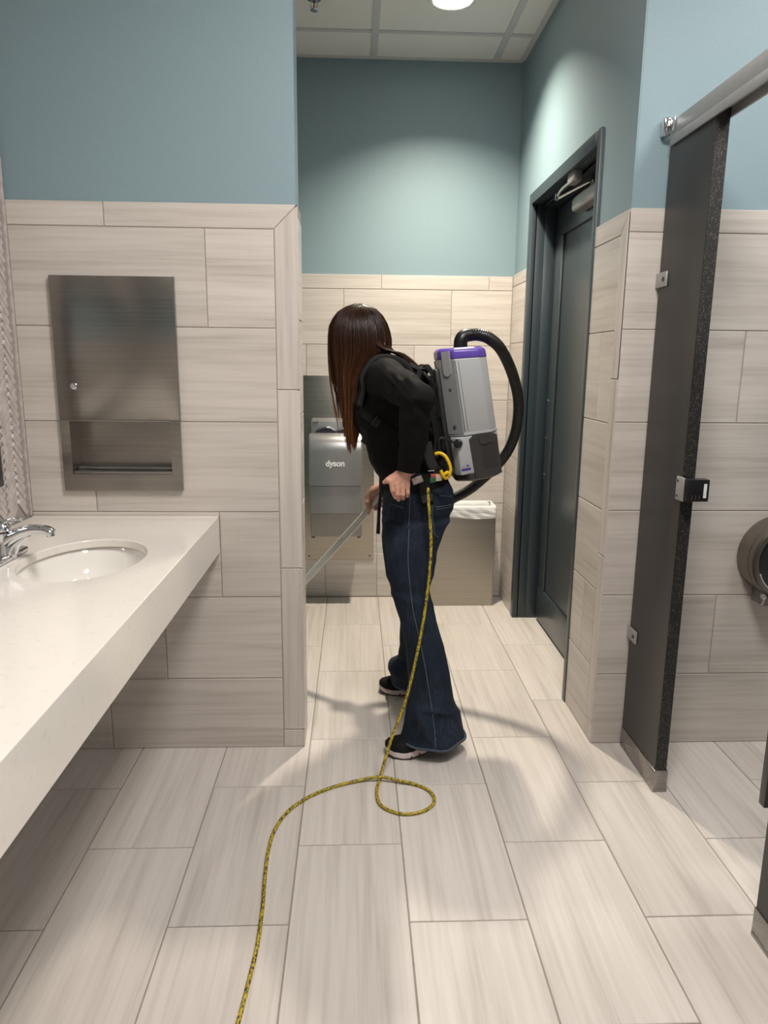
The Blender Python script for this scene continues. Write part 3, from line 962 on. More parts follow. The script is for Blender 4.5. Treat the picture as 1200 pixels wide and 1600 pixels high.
# the two hand openings scalloped in the back blade: dark slot with curved lips
for x0, x1 in ((-0.225, -0.11), (-0.105, 0.025)):
    Q = [(x0 + (x1 - x0) * s, 4.119 - 0.004 * math.sin(math.pi * s), 1.022 + 0.022 * math.sin(math.pi * s)) for s in np.linspace(0, 1, 14)]
    tube('slot_lip', Q, 0.0055, M['chrome'], t, 20, 8)
    V = [(q[0], 4.116, q[2] - 0.004) for q in Q] + [(q[0], 4.116, 1.004) for q in Q] + [(q[0], 4.1195, q[2] - 0.004) for q in Q] + [(q[0], 4.1195, 1.004) for q in Q]
    n = len(Q)
    F = []
    for i in range(n - 1):
        F += [(i, i + 1, n + i + 1, n + i), (2 * n + i + 1, 2 * n + i, 3 * n + i, 3 * n + i + 1), (i + 1, i, 2 * n + i, 2 * n + i + 1), (n + i, n + i + 1, 3 * n + i + 1, 3 * n + i)]
    mesh_obj('slot', V, F, M['dryer_slot'], t)
# small printed symbols at the upper left of the back shell
for k, (x, z, w_, h_) in enumerate(((-0.236, 1.068, 0.005, 0.006), (-0.227, 1.068, 0.007, 0.004), (-0.216, 1.07, 0.004, 0.009), (-0.235, 1.053, 0.004, 0.003), (-0.222, 1.053, 0.004, 0.003))):
    box('symbol', (x, 4.1225 if z < 1.06 else 4.127, z), (x + w_, 4.133, z + h_), M['mark'], t)


def text_obj(name, body, size, loc, rot, mat, parent, extrude=0.0006, align='CENTER', offset=0.0, space=1.0):
    cu = bpy.data.curves.new(name, 'FONT')
    cu.body = body
    cu.size = size
    cu.extrude = extrude
    cu.offset = offset
    cu.space_character = space
    cu.align_x = align
    cu.align_y = 'CENTER'
    cu.materials.append(mat)
    o = bpy.data.objects.new(name, cu)
    link(o, parent)
    po = ORG.get(parent.name, Vector((0, 0, 0)))
    o.location = Vector(loc) - po
    o.rotation_euler = rot
    return o


lg = text_obj('logo', 'dyson', 0.047, (-0.11, DYF - 0.0008, 0.853), (math.pi / 2, 0, 0), M['logo'], t, offset=0.0014, space=0.95)
bpy.context.view_layer.update()
lm = bpy.data.meshes.new_from_object(lg.evaluated_get(bpy.context.evaluated_depsgraph_get()))
lo_ = bpy.data.objects.new('logo', lm)
loc_, rot_ = lg.location.copy(), lg.rotation_euler.copy()
bpy.data.objects.remove(lg, do_unlink=True)
lo_.name = 'logo'
link(lo_, t)
lo_.location, lo_.rotation_euler = loc_, rot_

# ================================================================== TRASH CAN + BAG
TX0, TX1, TY0, TY1, TH = 0.395, 0.813, 4.045, 4.205, 0.60
t = thing('trash_can', 'rectangular brushed steel waste bin standing against the far wall', 'trash can', (0.6, 4.12, 0.0))
bm = bmesh.new()
for lo, hi in (((TX0, TY0, 0.001), (TX1, TY0 + 0.003, TH)), ((TX0, TY1 - 0.003, 0.001), (TX1, TY1, TH)), ((TX0, TY0 + 0.003, 0.001), (TX0 + 0.003, TY1 - 0.003, TH)),
               ((TX1 - 0.003, TY0 + 0.003, 0.001), (TX1, TY1 - 0.003, TH)), ((TX0 + 0.003, TY0 + 0.003, 0.001), (TX1 - 0.003, TY1 - 0.003, 0.006))):
    box_bm(bm, lo, hi)
bm_obj('body', bm, M['steel_plate'], t)
for x in (TX0 - 0.002, TX1 - 0.006):
    box('corner_seam', (x, TY0 - 0.001, 0.001), (x + 0.008, TY0 + 0.004, TH), M['steel_dark'], t, bevel=0.001)
# liner folded over the rim, with gathered folds
V, F = [], []
loop = []
for x in np.linspace(TX0, TX1, 36): loop.append((x, TY0, 0, -1))
for y in np.linspace(TY0, TY1, 14)[1:]: loop.append((TX1, y, 1, 0))
for x in np.linspace(TX1, TX0, 36)[1:]: loop.append((x, TY1, 0, 1))
for y in np.linspace(TY1, TY0, 14)[1:-1]: loop.append((TX0, y, -1, 0))
cols = [(-0.012, 0.40), (-0.010, 0.50), (-0.008, 0.575), (-0.005, 0.600), (0.0, 0.6035), (0.004, 0.600), (0.006, 0.588), (0.0085, 0.578), (0.006, 0.57), (0.009, 0.561), (0.006, 0.553), (0.010, 0.546), (0.007, 0.539), (0.0065, 0.533)]
for li, (x, y, nx, ny) in enumerate(loop):
    for off, z in cols:
        wob = 0.0016 * math.sin(li * 0.9 + z * 160) + 0.0016 * math.sin(li * 0.31 + z * 260)
        k = off + (wob if off != 0 else 0)
        if off > 0: k = max(k, 0.0025)
        if ny > 0 and off > 0: k = min(k, 0.0045) 
        zz = z + (0.006 * math.sin(x * 14 + 1) * max(0, (0.60 - z) / 0.07) if off > 0 else 0)
        V.append((x + nx * k, y + ny * k, zz))
m_ = len(cols)
for i in range(len(loop)):
    for j in range(m_ - 1):
        F.append((i * m_ + j, ((i + 1) % len(loop)) * m_ + j, ((i + 1) % len(loop)) * m_ + j + 1, i * m_ + j + 1))
bag = mesh_obj('trash_bag', V, F, M['bag'], None, smooth=True)
set_props(bag, 'white plastic bag lining the waste bin, folded over its rim', 'trash bag')

# ================================================================== STALL
SX0, SX1 = 1.004, 1.044
t = thing('stall_pilaster', 'tall charcoal stall panel fixed to the tiled wall, with a steel shoe and latch keeper', 'partition panel', (1.024, 2.3, 0), 'charcoal stall panels')
bm = bmesh.new()
box_bm(bm, (SX0 + 0.0005, 2.146, 0.078), (SX1 - 0.0005, 2.447, 2.108))
bm_obj('panel', bm, M['panel'], t)
box('front_edge', (SX0 + 0.0012, 2.1445, 0.078), (SX1 - 0.0012, 2.1475, 2.108), M['panel_edge'], t)


def shoe(parent, y0, y1):
    bm = bmesh.new()
    box_bm(bm, (SX0 - 0.003, y0 - 0.003, 0.0), (SX1 + 0.003, y1, 0.079), 0.0015)
    s = bm_obj('shoe', bm, M['steel_shoe'], parent, smooth=True, angle=40)
    box('shoe_seam', (SX0 - 0.0036, y0 - 0.0036, 0.0), (SX1 + 0.0036, y1, 0.010), M['steel_shoe'], s, bevel=0.0008)
    return s


shoe(t, 2.143, 2.446)
for z0, z1 in ((1.655, 1.702), (0.43, 0.475)):
    b = bmesh.new()
    box_bm(b, (SX0 - 0.007, 2.378, z0), (SX0 - 0.0002, 2.449, z1), 0.002)
    box_bm(b, (SX0 - 0.007, 2.447, z0), (SX0, 2.4585, z1), 0.002)
    br = bm_obj('wall_bracket', b, M['alu'], t, smooth=True, angle=40)
    lathe('screw', [(0.008, 0), (0.006, 0.003), (0.0001, 0.0035)], (SX0 - 0.007, 2.398, (z0 + z1) / 2), (-1, 0, 0), M['panel'], br, 12)
k = bmesh.new()
box_bm(k, (SX0 - 0.006, 2.122, 0.997), (SX0 - 0.0005, 2.172, 1.07), 0.002)
kp = bm_obj('latch_keeper', k, M['alu'], t, smooth=True, angle=40)
for z in (1.01, 1.057):
    lathe('screw', [(0.005, 0), (0.004, 0.002), (0.0001, 0.0022)], (SX0 - 0.006, 2.16, z), (-1, 0, 0), M['mark'], kp, 10)
kb = box('keeper_block', (SX0 - 0.003, 2.105, 1.0), (SX1 + 0.028, 2.142, 1.068), M['black_plastic'], kp, bevel=0.003)
box('keeper_label', (SX1 + 0.010, 2.1035, 1.012), (SX1 + 0.019, 2.1055, 1.055), M['white_plastic'], kp)
for j in range(3):
    tube('keeper_symbol', [(SX0 + 0.012 + 0.011 * j, 2.1045, 1.006), (SX0 + 0.018 + 0.011 * j, 2.1045, 1.013), (SX0 + 0.014 + 0.011 * j, 2.1045, 1.019)], 0.0008, M['tp_grey'], kp, 6, 5)

t = thing('stall_headrail', 'grey aluminium headrail running along the tops of the charcoal stall panels', 'headrail', (1.024, 1.7, 2.1))
b = bmesh.new()
box_bm(b, (SX0 - 0.008, 0.2, 2.1085), (SX1 + 0.008, 2.432, 2.16), 0.004)
bm_obj('rail', b, M['alu'], t, smooth=True, angle=40)
b = bmesh.new()
for x0, x1 in ((SX0 - 0.008, SX0 - 0.001), (SX1 + 0.001, SX1 + 0.008)):
    box_bm(b, (x0, 0.2, 2.085), (x1, 2.432, 2.112), 0.001)
bm_obj('rail_lip', b, M['alu'], t, smooth=True, angle=40)
b = bmesh.new()
box_bm(b, (SX0 - 0.03, 2.434, 2.118), (SX0 - 0.004, 2.464, 2.172), 0.006, 3)
box_bm(b, (SX0 - 0.012, 2.40, 2.124), (SX0 - 0.0085, 2.45, 2.166), 0.0015)
wb = bm_obj('wall_flange', b, M['chrome'], t, smooth=True, angle=50)
lathe('screw', [(0.007, 0), (0.005, 0.003), (0.0001, 0.0035)], (SX0 - 0.018, 2.434, 2.145), (0, -1, 0), M['steel_dark'], wb, 12)
lathe('screw', [(0.007, 0), (0.005, 0.003), (0.0001, 0.0035)], (SX0 - 0.012, 2.418, 2.145), (-1, 0, 0), M['steel_dark'], wb, 12)

t = thing('stall_pilaster', 'charcoal stall panel with steel shoe at the lower right edge, nearest the viewer', 'partition panel', (1.024, 1.3, 0), 'charcoal stall panels')
box('panel', (SX0 + 0.0005, 1.05, 0.078), (SX1 - 0.0005, 1.523, 2.108), M['panel'], t)
box('back_edge', (SX0 + 0.0012, 1.5215, 0.078), (SX1 - 0.0012, 1.5245, 2.108), M['panel_edge'], t)
shoe(t, 1.05, 1.527)

t = thing('stall_door', 'charcoal toilet stall door swung open into the stall, only its lower corner showing', 'stall door', (1.06, 1.6, 0.3))
box('panel', (1.030, 1.584, 0.315), (1.64, 1.609, 1.80), M['panel'], t, bevel=0.001)
for z in (0.70, 1.68):
    box('hinge', (SX0 + 0.008, 1.5265, z), (1.075, 1.5835, z + 0.07), M['alu'], t, bevel=0.003)

# jumbo toilet roll dispenser on the tiles inside the stall
cx, cz = 1.52, 0.742
t = thing('toilet_paper_dispenser', 'round grey metal jumbo toilet roll dispenser on the tiled wall in the stall', 'toilet paper dispenser', (cx, YF, cz - 0.15))
lathe('drum', [(0.14, 0.0006), (0.144, 0.004), (0.144, 0.075), (0.1425, 0.078), (0.1425, 0.082), (0.144, 0.085), (0.143, 0.104), (0.138, 0.112), (0.127, 0.115), (0.0001, 0.113)], (cx, YF, cz), (0, -1, 0), M['tp_grey'], t, 64, angle=25)
lathe('window_rim', [(0.124, 0.110), (0.126, 0.1165), (0.122, 0.118), (0.119, 0.115)], (cx, YF, cz), (0, -1, 0), M['chrome'], t, 64)
lathe('window', [(0.121, 0.112), (0.119, 0.1155), (0.0001, 0.1165)], (cx, YF, cz), (0, -1, 0), M['smoke'], t, 64)
ba = box('tear_bar', (cx - 0.085, YF - 0.10, cz - 0.165), (cx + 0.085, YF - 0.02, cz - 0.115), M['tp_grey'], t, bevel=0.004)
lathe('lock', [(0.010, 0), (0.010, 0.012), (0.006, 0.014), (0.0001, 0.014)], (cx - 0.088, YF - 0.10, cz - 0.127), (-0.3, -1, -0.2), M['closer'], t, 16)
tube('key_tab', [(cx - 0.09, YF - 0.112, cz - 0.13), (cx - 0.094, YF - 0.114, cz - 0.148), (cx - 0.098, YF - 0.112, cz - 0.16)], (0.006, 0.004, 0.005), M['closer'], t, 8, 8)

# ================================================================== SIGNED DISTANCE MODELLING
def smin(a, b, k):
    if k <= 0: return np.minimum(a, b)
    h = np.clip(0.5 + 0.5 * (b - a) / k, 0, 1)
    return b + (a - b) * h - k * h * (1 - h)


def cone(a, b, ra, rb, k=0.015):
    a, b = np.array(a, float), np.array(b, float)
    ab = b - a
    L2 = ab.dot(ab)

    def f(P):
        t = np.clip(((P - a) @ ab) / L2, 0, 1)
        return np.linalg.norm(P - a - t[:, None] * ab, axis=1) - (ra + (rb - ra) * t)
    r = max(ra, rb)
    return f, np.minimum(a, b) - r, np.maximum(a, b) + r, k


def chain(pts, rads, k=0.015):
    return [cone(pts[i], pts[i + 1], rads[i], rads[i + 1], k) for i in range(len(pts) - 1)]


def ell(c, r, axes=None, k=0.015):
    c, r = np.array(c, float), np.array(r, float)
    A = np.eye(3) if axes is None else np.array(axes, float)
    A = A / np.linalg.norm(A, axis=1)[:, None]

    def f(P):
        q = (P - c) @ A.T
        k0 = np.linalg.norm(q / r, axis=1)
        k1 = np.linalg.norm(q / (r * r), axis=1) + 1e-9
        return k0 * (k0 - 1) / k1
    m = r.max()
    return f, c - m, c + m, k


def zloft(tab, k=0.015, power=2.0):
    """tab rows: z, cx, cy, rx, ry (z ascending)"""
    T = np.array(sorted(tab), float)
    z0, z1 = T[0, 0], T[-1, 0]

    def f(P):
        z = np.clip(P[:, 2], z0, z1)
        cx, cy, rx, ry = (np.interp(z, T[:, 0], T[:, i]) for i in (1, 2, 3, 4))
        x, y = P[:, 0] - cx, P[:, 1] - cy
        if power != 2.0:
            k0 = (np.abs(x / rx) ** power + np.abs(y / ry) ** power) ** (1 / power)
            d = (k0 - 1) * np.minimum(rx, ry)
        else:
            k0 = np.sqrt((x / rx) ** 2 + (y / ry) ** 2)
            k1 = np.sqrt((x / rx**2) ** 2 + (y / ry**2) ** 2) + 1e-9
            d = k0 * (k0 - 1) / k1
            d = np.where(k0 < 1e-3, -np.minimum(rx, ry), d)
        dz = np.maximum(z0 - P[:, 2], P[:, 2] - z1)
        return np.maximum(d, dz)
    lo = np.array([(T[:, 1] - T[:, 3]).min(), (T[:, 2] - T[:, 4]).min(), z0])
    hi = np.array([(T[:, 1] + T[:, 3]).max(), (T[:, 2] + T[:, 4]).max(), z1])
    return f, lo, hi, k


def field_at(prims, P, post=None):
    P = np.atleast_2d(np.asarray(P, float))
    d = np.full(len(P), 1e3)
    for f, lo, hi, k in prims: d = smin(d, f(P), k)
    return post(P, d) if post else d


def sdf_mesh(prims, h, post=None, smooth_it=1, fine=None):
    lo = np.min([p[1] for p in prims], axis=0) - 4 * h
    hi = np.max([p[2] for p in prims], axis=0) + 4 * h
    ax = []
    for i in range(3):      # a rectilinear grid, finer where the hands are
        zones = sorted(z for z in (fine[i] if fine else ()) if z[1] > lo[i] and z[0] < hi[i])
        c, out = lo[i], []
        for a, b, hh in zones:
            out += list(np.arange(c, a - h * 0.3, h)) + list(np.arange(a, b, hh))
            c = b
        out += list(np.arange(c, hi[i] + h, h))
        ax.append(np.array(out))
    n = np.array([len(a) for a in ax])
    G = np.full(n, 0.2, np.float64)
    for f, a, b, k in prims:
        m = 3 * h + 1.5 * k + 0.012
        i0 = [max(0, np.searchsorted(ax[i], a[i] - m) - 1) for i in range(3)]
        i1 = [min(n[i], np.searchsorted(ax[i], b[i] + m) + 1) for i in range(3)]
        s = tuple(slice(x, y) for x, y in zip(i0, i1))
        g = np.stack(np.meshgrid(*[ax[i][s[i]] for i in range(3)], indexing='ij'), -1)
        G[s] = smin(G[s], f(g.reshape(-1, 3)).reshape(g.shape[:3]), k)
    if post is not None:
        near = np.abs(G) < 0.05
        idx = np.argwhere(near)
        P = np.stack([ax[i][idx[:, i]] for i in range(3)], 1)
        G[near] = post(P, G[near])
    # naive surface nets
    S = G < 0
    c = [S[i:n[0] - 1 + i, j:n[1] - 1 + j, k:n[2] - 1 + k] for i in (0, 1) for j in (0, 1) for k in (0, 1)]
    tot = sum(x.astype(np.int8) for x in c)
    act = (tot > 0) & (tot < 8)
    ids = -np.ones(act.shape, int)
    A = np.argwhere(act)
    ids[tuple(A.T)] = np.arange(len(A))
    acc = np.zeros((len(A), 3))
    cnt = np.zeros(len(A))
    cor = [(i, j, k) for i in (0, 1) for j in (0, 1) for k in (0, 1)]
    val = {q: G[A[:, 0] + q[0], A[:, 1] + q[1], A[:, 2] + q[2]] for q in cor}
    for p in cor:
        for d in range(3):
            if p[d] == 0:
                q = list(p)
                q[d] = 1
                q = tuple(q)
                va, vb = val[p], val[q]
                x = (va < 0) != (vb < 0)
                t = np.where(x, va / np.where(x, va - vb, 1), 0)
                pos = np.tile(np.array(p, float), (len(A), 1))
                pos[:, d] += t
                acc[x] += pos[x]
                cnt[x] += 1
    U_ = A + acc / np.maximum(cnt, 1)[:, None]
    V = np.stack([np.interp(U_[:, i], np.arange(n[i]), ax[i]) for i in range(3)], 1)
    F = []
    for d in range(3):
        e1, e2 = (d + 1) % 3, (d + 2) % 3
        sl0 = [slice(1, n[i] - 1) for i in range(3)]
        sl1 = [slice(1, n[i] - 1) for i in range(3)]
        sl0[d] = slice(0, n[d] - 1)
        sl1[d] = slice(1, n[d])
        s0, s1 = S[tuple(sl0)], S[tuple(sl1)]
        for flip, mask in ((False, s0 & ~s1), (True, ~s0 & s1)):
            I = np.argwhere(mask)
            I = I + np.array([0 if i == d else 1 for i in range(3)])
            u = np.zeros(3, int); u[e1] = 1
            w = np.zeros(3, int); w[e2] = 1
            q = [ids[tuple((I - o_).T)] for o_ in (u + w, w, u * 0, u)]
            q = np.stack(q, 1)
            F.append(q[:, ::-1] if flip else q)
    F = np.concatenate(F)
    F = F[(F >= 0).all(1)]
    for _ in range(smooth_it):
        s = np.zeros_like(V)
        c_ = np.zeros(len(V))
        for a, b in ((0, 1), (1, 2), (2, 3), (3, 0)):
            np.add.at(s, F[:, a], V[F[:, b]])
            np.add.at(s, F[:, b], V[F[:, a]])
            np.add.at(c_, F[:, a], 1)
            np.add.at(c_, F[:, b], 1)
        V = 0.5 * V + 0.5 * s / np.maximum(c_, 1)[:, None]
    return V, F


def sdf_obj(name, prims, h, mat, parent, post=None, label=None, smooth_it=1, fine=None):
    V, F = sdf_mesh(prims, h, post, smooth_it, fine)
    return mesh_obj(name, V, F, mat, parent, smooth=True, label=label)


def project(prims, p, d, post=None, off=0.0, maxd=0.5):
    """walk from p along d until the surface"""
    p, d = np.array(p, float), np.array(d, float)
    d /= np.linalg.norm(d)
    t = 0.0
    for _ in range(80):
        v = field_at(prims, p + d * t, post)[0]
        if v < off + 0.0004 or t > maxd: break
        t += max(0.0005, (v - off) * 0.7)
    return p + d * t


def normal_at(prims, p, post=None):
    e = 0.004
    g = np.array([field_at(prims, p + e * np.eye(3)[i], post)[0] - field_at(prims, p - e * np.eye(3)[i], post)[0] for i in range(3)])
    return g / (np.linalg.norm(g) + 1e-9)


_H = rng.uniform(-1, 1, (32, 32, 32))


def vnoise(P, scale):
    """smooth value noise, scale per axis in 1/m"""
    q = P * np.asarray(scale) + 100.0
    i = np.floor(q).astype(int)
    f = q - i
    f = f * f * (3 - 2 * f)
    i0, i1 = i % 32, (i + 1) % 32
    r = 0
    for a in (0, 1):
        for b in (0, 1):
            for c in (0, 1):
                r = r + (f[:, 0] if a else 1 - f[:, 0]) * (f[:, 1] if b else 1 - f[:, 1]) * (f[:, 2] if c else 1 - f[:, 2]) * _H[(i1 if a else i0)[:, 0], (i1 if b else i0)[:, 1], (i1 if c else i0)[:, 2]]
    return r


def creases(P, scale):
    return 1 - 2 * np.abs(vnoise(P, scale))


# ------------------------------------------------------------------ materials of the figure
def skin_mat():
    m, nt, b = new_mat('skin')
    n = nd(nt, 'ShaderNodeTexNoise', i_Scale=45.0, i_Detail=4.0)
    nt.links.new(mapping(nt, (1, 1, 1)), n.inputs['Vector'])
    nt.links.new(ramp(nt, n.outputs[0], [(0.3, (0.53, 0.27, 0.19)), (0.7, (0.62, 0.34, 0.25))]), b.inputs['Base Color'])
    b.inputs['Roughness'].default_value = 0.48
    b.inputs['Subsurface Weight'].default_value = 0.12
    b.inputs['Subsurface Radius'].default_value = (0.012, 0.004, 0.002)
    b.inputs['Subsurface Scale'].default_value = 0.5
    return m


def hair_mat():
    m, nt, b = new_mat('brown_hair')
    sep = nt.nodes.new('ShaderNodeSeparateXYZ')
    nt.links.new(mapping(nt, (1, 1, 1)), sep.inputs[0])
    n = nd(nt, 'ShaderNodeAttribute', attribute_name='tone')
    mr = nd(nt, 'ShaderNodeMapRange')
    mr.inputs['From Min'].default_value = 1.52
    mr.inputs['From Max'].default_value = 1.15
    nt.links.new(sep.outputs['Z'], mr.inputs['Value'])
    ad = nd(nt, 'ShaderNodeMath', operation='MULTIPLY_ADD')
    ad.inputs[1].default_value = 0.6
    nt.links.new(n.outputs['Fac'], ad.inputs[0])
    sb = nd(nt, 'ShaderNodeMath', operation='SUBTRACT')
    sb.inputs[1].default_value = 0.26
    nt.links.new(mr.outputs[0], sb.inputs[0])
    nt.links.new(sb.outputs[0], ad.inputs[2])
    nt.links.new(ramp(nt, ad.outputs[0], [(0.0, (0.017, 0.0066, 0.0032)), (0.3, (0.045, 0.016, 0.006)), (0.65, (0.092, 0.033, 0.0105)), (1.0, (0.20, 0.078, 0.025))]), b.inputs['Base Color'])
    b.inputs['Roughness'].default_value = 0.30
    b.inputs['Specular IOR Level'].default_value = 0.36
    return m


def denim_mat():
    m, nt, b = new_mat('denim')
    v = mapping(nt, (1, 1, 1))
    n = nd(nt, 'ShaderNodeTexNoise', i_Scale=700.0, i_Detail=2.0)
    n2 = nd(nt, 'ShaderNodeTexNoise', i_Scale=7.0, i_Detail=5.0, i_Roughness=0.6)
    n3 = nd(nt, 'ShaderNodeTexNoise', i_Scale=1.0, i_Detail=3.0)
    nt.links.new(v, n.inputs['Vector'])
    nt.links.new(v, n2.inputs['Vector'])
    nt.links.new(mapping(nt, (160, 160, 12)), n3.inputs['Vector'])
    a1 = nd(nt, 'ShaderNodeMix', data_type='FLOAT')
    a1.inputs[0].default_value = 0.6
    nt.links.new(n.outputs[0], a1.inputs[2])
    nt.links.new(n2.outputs[0], a1.inputs[3])
    a2 = nd(nt, 'ShaderNodeMix', data_type='FLOAT')
    a2.inputs[0].default_value = 0.3
    nt.links.new(a1.outputs[0], a2.inputs[2])
    nt.links.new(n3.outputs[0], a2.inputs[3])
    nt.links.new(ramp(nt, a2.outputs[0], [(0.36, (0.0056, 0.0092, 0.0168)), (0.5, (0.0107, 0.0173, 0.0305)), (0.66, (0.030, 0.044, 0.066))]), b.inputs['Base Color'])
    b.inputs['Roughness'].default_value = 0.8
    b.inputs['Specular IOR Level'].default_value = 0.2
    bump(nt, b, n.outputs[0], 0.2, 0.001)
    return m


M['skin'] = skin_mat()
M['hair'] = hair_mat()
M['denim'] = denim_mat()
M['denim_thread'] = plain('denim_thread', (0.085, 0.10, 0.13), 0.8, var=0.2, scale=200)
M['denim_hem'] = plain('denim_hem', (0.05, 0.062, 0.083), 0.85, var=0.3, scale=150)
M['shirt'] = fabric('black_shirt', (0.0038, 0.0034, 0.0037), (0.0075, 0.0068, 0.0070), 1100, 0.75, 0.0)
M['shoe_black'] = fabric('black_shoe_mesh', (0.006, 0.006, 0.007), (0.014, 0.014, 0.015), 600, 0.75, 0.03)
M['midsole'] = plain('pale_midsole', (0.62, 0.52, 0.51), 0.6, var=0.08, scale=60)
M['outsole'] = plain('dark_outsole', (0.03, 0.027, 0.026), 0.7)
M['strap_grey'] = fabric('charcoal_strap', (0.014, 0.014, 0.015), (0.030, 0.030, 0.031), 700, 0.9, 0.02)
M['strap_black'] = fabric('black_webbing', (0.005, 0.005, 0.0055), (0.010, 0.010, 0.010), 800, 0.8, 0.0)
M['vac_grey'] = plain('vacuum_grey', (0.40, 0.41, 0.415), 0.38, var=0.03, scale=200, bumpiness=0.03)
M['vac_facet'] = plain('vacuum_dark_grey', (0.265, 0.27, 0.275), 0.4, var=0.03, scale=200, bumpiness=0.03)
M['vac_latch'] = plain('vacuum_latch_grey', (0.33, 0.33, 0.33), 0.36, var=0.03)
M['vac_pocket'] = plain('vacuum_pocket_grey', (0.15, 0.15, 0.155), 0.45, var=0.03)
M['vac_purple'] = plain('vacuum_purple', (0.105, 0.055, 0.36), 0.32, var=0.04)
M['vac_dark'] = plain('vacuum_charcoal', (0.032, 0.030, 0.030), 0.42, var=0.08, scale=120)
M['vac_line'] = plain('vacuum_seam', (0.07, 0.07, 0.075), 0.6)
M['hose'] = plain('hose_black', (0.0045, 0.0045, 0.005), 0.36, var=0.1, scale=80)
M['wand'] = plain('wand_aluminium', (0.66, 0.63, 0.585), 0.36, metal=0.15, var=0.04)
M['label_purple'] = plain('label_purple', (0.05, 0.03, 0.22), 0.5)
M['label_grey'] = plain('label_grey', (0.2, 0.2, 0.28), 0.5)


def cord_mat():
    """yellow jacket with short dark tracer flecks"""
    m, nt, b = new_mat('yellow_black_cord')
    n = nd(nt, 'ShaderNodeTexNoise', i_Scale=260.0, i_Detail=1.0, i_Distortion=0.3)
    nt.links.new(mapping(nt, (1, 0.4, 0.5)), n.inputs['Vector'])
    nt.links.new(ramp(nt, n.outputs[0], [(0.36, (0.035, 0.032, 0.012)), (0.46, (0.27, 0.205, 0.018)), (0.60, (0.52, 0.38, 0.022))]), b.inputs['Base Color'])
    b.inputs['Roughness'].default_value = 0.45
    return m


M['cord'] = cord_mat()
M['cord_yellow'] = plain('cord_yellow', (0.80, 0.52, 0.01), 0.38, var=0.05)

# ================================================================== PERSON
CY = 2.65
person = thing('person', 'long haired person in black top and flared jeans leaning forward with a backpack vacuum', 'person', (0.24, CY, 0.0))

# --- the jeans: two flared legs and a seat
near_leg = [  # z, front x, back x, cy, ry
    (0.035, 0.172, 0.412, 2.43, 0.108), (0.075, 0.182, 0.396, 2.435, 0.100), (0.12, 0.196, 0.382, 2.44, 0.092), (0.20, 0.204, 0.360, 2.445, 0.082),
    (0.30, 0.196, 0.343, 2.455, 0.075), (0.40, 0.184, 0.323, 2.47, 0.070), (0.477, 0.168, 0.299, 2.485, 0.066), (0.545, 0.143, 0.284, 2.495, 0.068),
    (0.60, 0.127, 0.272, 2.51, 0.072), (0.66, 0.112, 0.289, 2.52, 0.077), (0.735, 0.103, 0.299, 2.535, 0.086), (0.785, 0.101, 0.316, 2.55, 0.090), (0.84, 0.100, 0.345, 2.565, 0.092)]
jp = [zloft([(z, (a + b) / 2, y, (b - a) / 2, r) for z, a, b, y, r in near_leg], 0.02)]
far_leg = [
    (0.035, 0.165, 0.375, 2.90, 0.105), (0.08, 0.158, 0.37, 2.895, 0.100), (0.14, 0.155, 0.36, 2.885, 0.092), (0.18, 0.192, 0.352, 2.88, 0.085),
    (0.33, 0.195, 0.335, 2.86, 0.072), (0.477, 0.17, 0.305, 2.825, 0.066), (0.545, 0.146, 0.29, 2.81, 0.068), (0.66, 0.122, 0.29, 2.785, 0.077), (0.735, 0.112, 0.299, 2.765, 0.086), (0.84, 0.108, 0.34, 2.735, 0.092)]
jp.append(zloft([(z, (a + b) / 2, y, (b - a) / 2, r) for z, a, b, y, r in far_leg], 0.02))
seat = [(0.79, 0.205, CY, 0.06, 0.10), (0.83, 0.222, CY, 0.112, 0.155), (0.875, 0.236, CY, 0.134, 0.172), (0.91, 0.240, CY, 0.133, 0.172), (0.945, 0.239, CY, 0.128, 0.165), (0.985, 0.228, CY, 0.116, 0.152), (1.02, 0.215, CY, 0.108, 0.143)]
jp.append(zloft(seat, 0.035))


def jeans_post(P, d):
    x, y, z = P.T
    # soft horizontal creases behind the knee, at the thigh and where the hem stacks
    k = np.exp(-((z - 0.60) / 0.09) ** 2) * 0.0035 + np.exp(-((z - 0.79) / 0.06) ** 2) * 0.0035 + np.exp(-((z - 0.13) / 0.075) ** 2) * 0.015
    q = P.copy()
    q[:, 2] += 0.25 * (x - 0.25) + 0.1 * (y - 2.5)
    d = d - k * creases(q, (6, 6, 19)) + 0.0022 * vnoise(P, (16, 16, 10))
    q[:, 0] += 0.35 * z
    d = d - 0.004 * np.clip((0.5 - z) / 0.2, 0, 1) * creases(q, (12, 10, 4))
    hem = 0.050 + 0.006 * np.clip((x - 0.27) / 0.12, -1, 1) ** 2 + 0.003 * np.sin(x * 50 + y * 30)
    return np.maximum(d, hem - z)


jeans = sdf_obj('jeans', jp, 0.0055, M['denim'], person, jeans_post, label='dark blue flared denim jeans')


def on_jeans(x, z, y0=2.2):
    return project(jp, (x, y0, z), (0, 1, 0), jeans_post, 0.0005)


def stitch(name, pts, r, mat, parent, n=40):
    Q = spline([(x, 0, z) for x, z in pts], n)
    Q = np.array([on_jeans(q[0], q[2]) for q in Q])
    Q[1:-1] = (Q[:-2] + 2 * Q[1:-1] + Q[2:]) / 4
    return tube(name, Q, r, mat, parent, seg=6, raw=True)


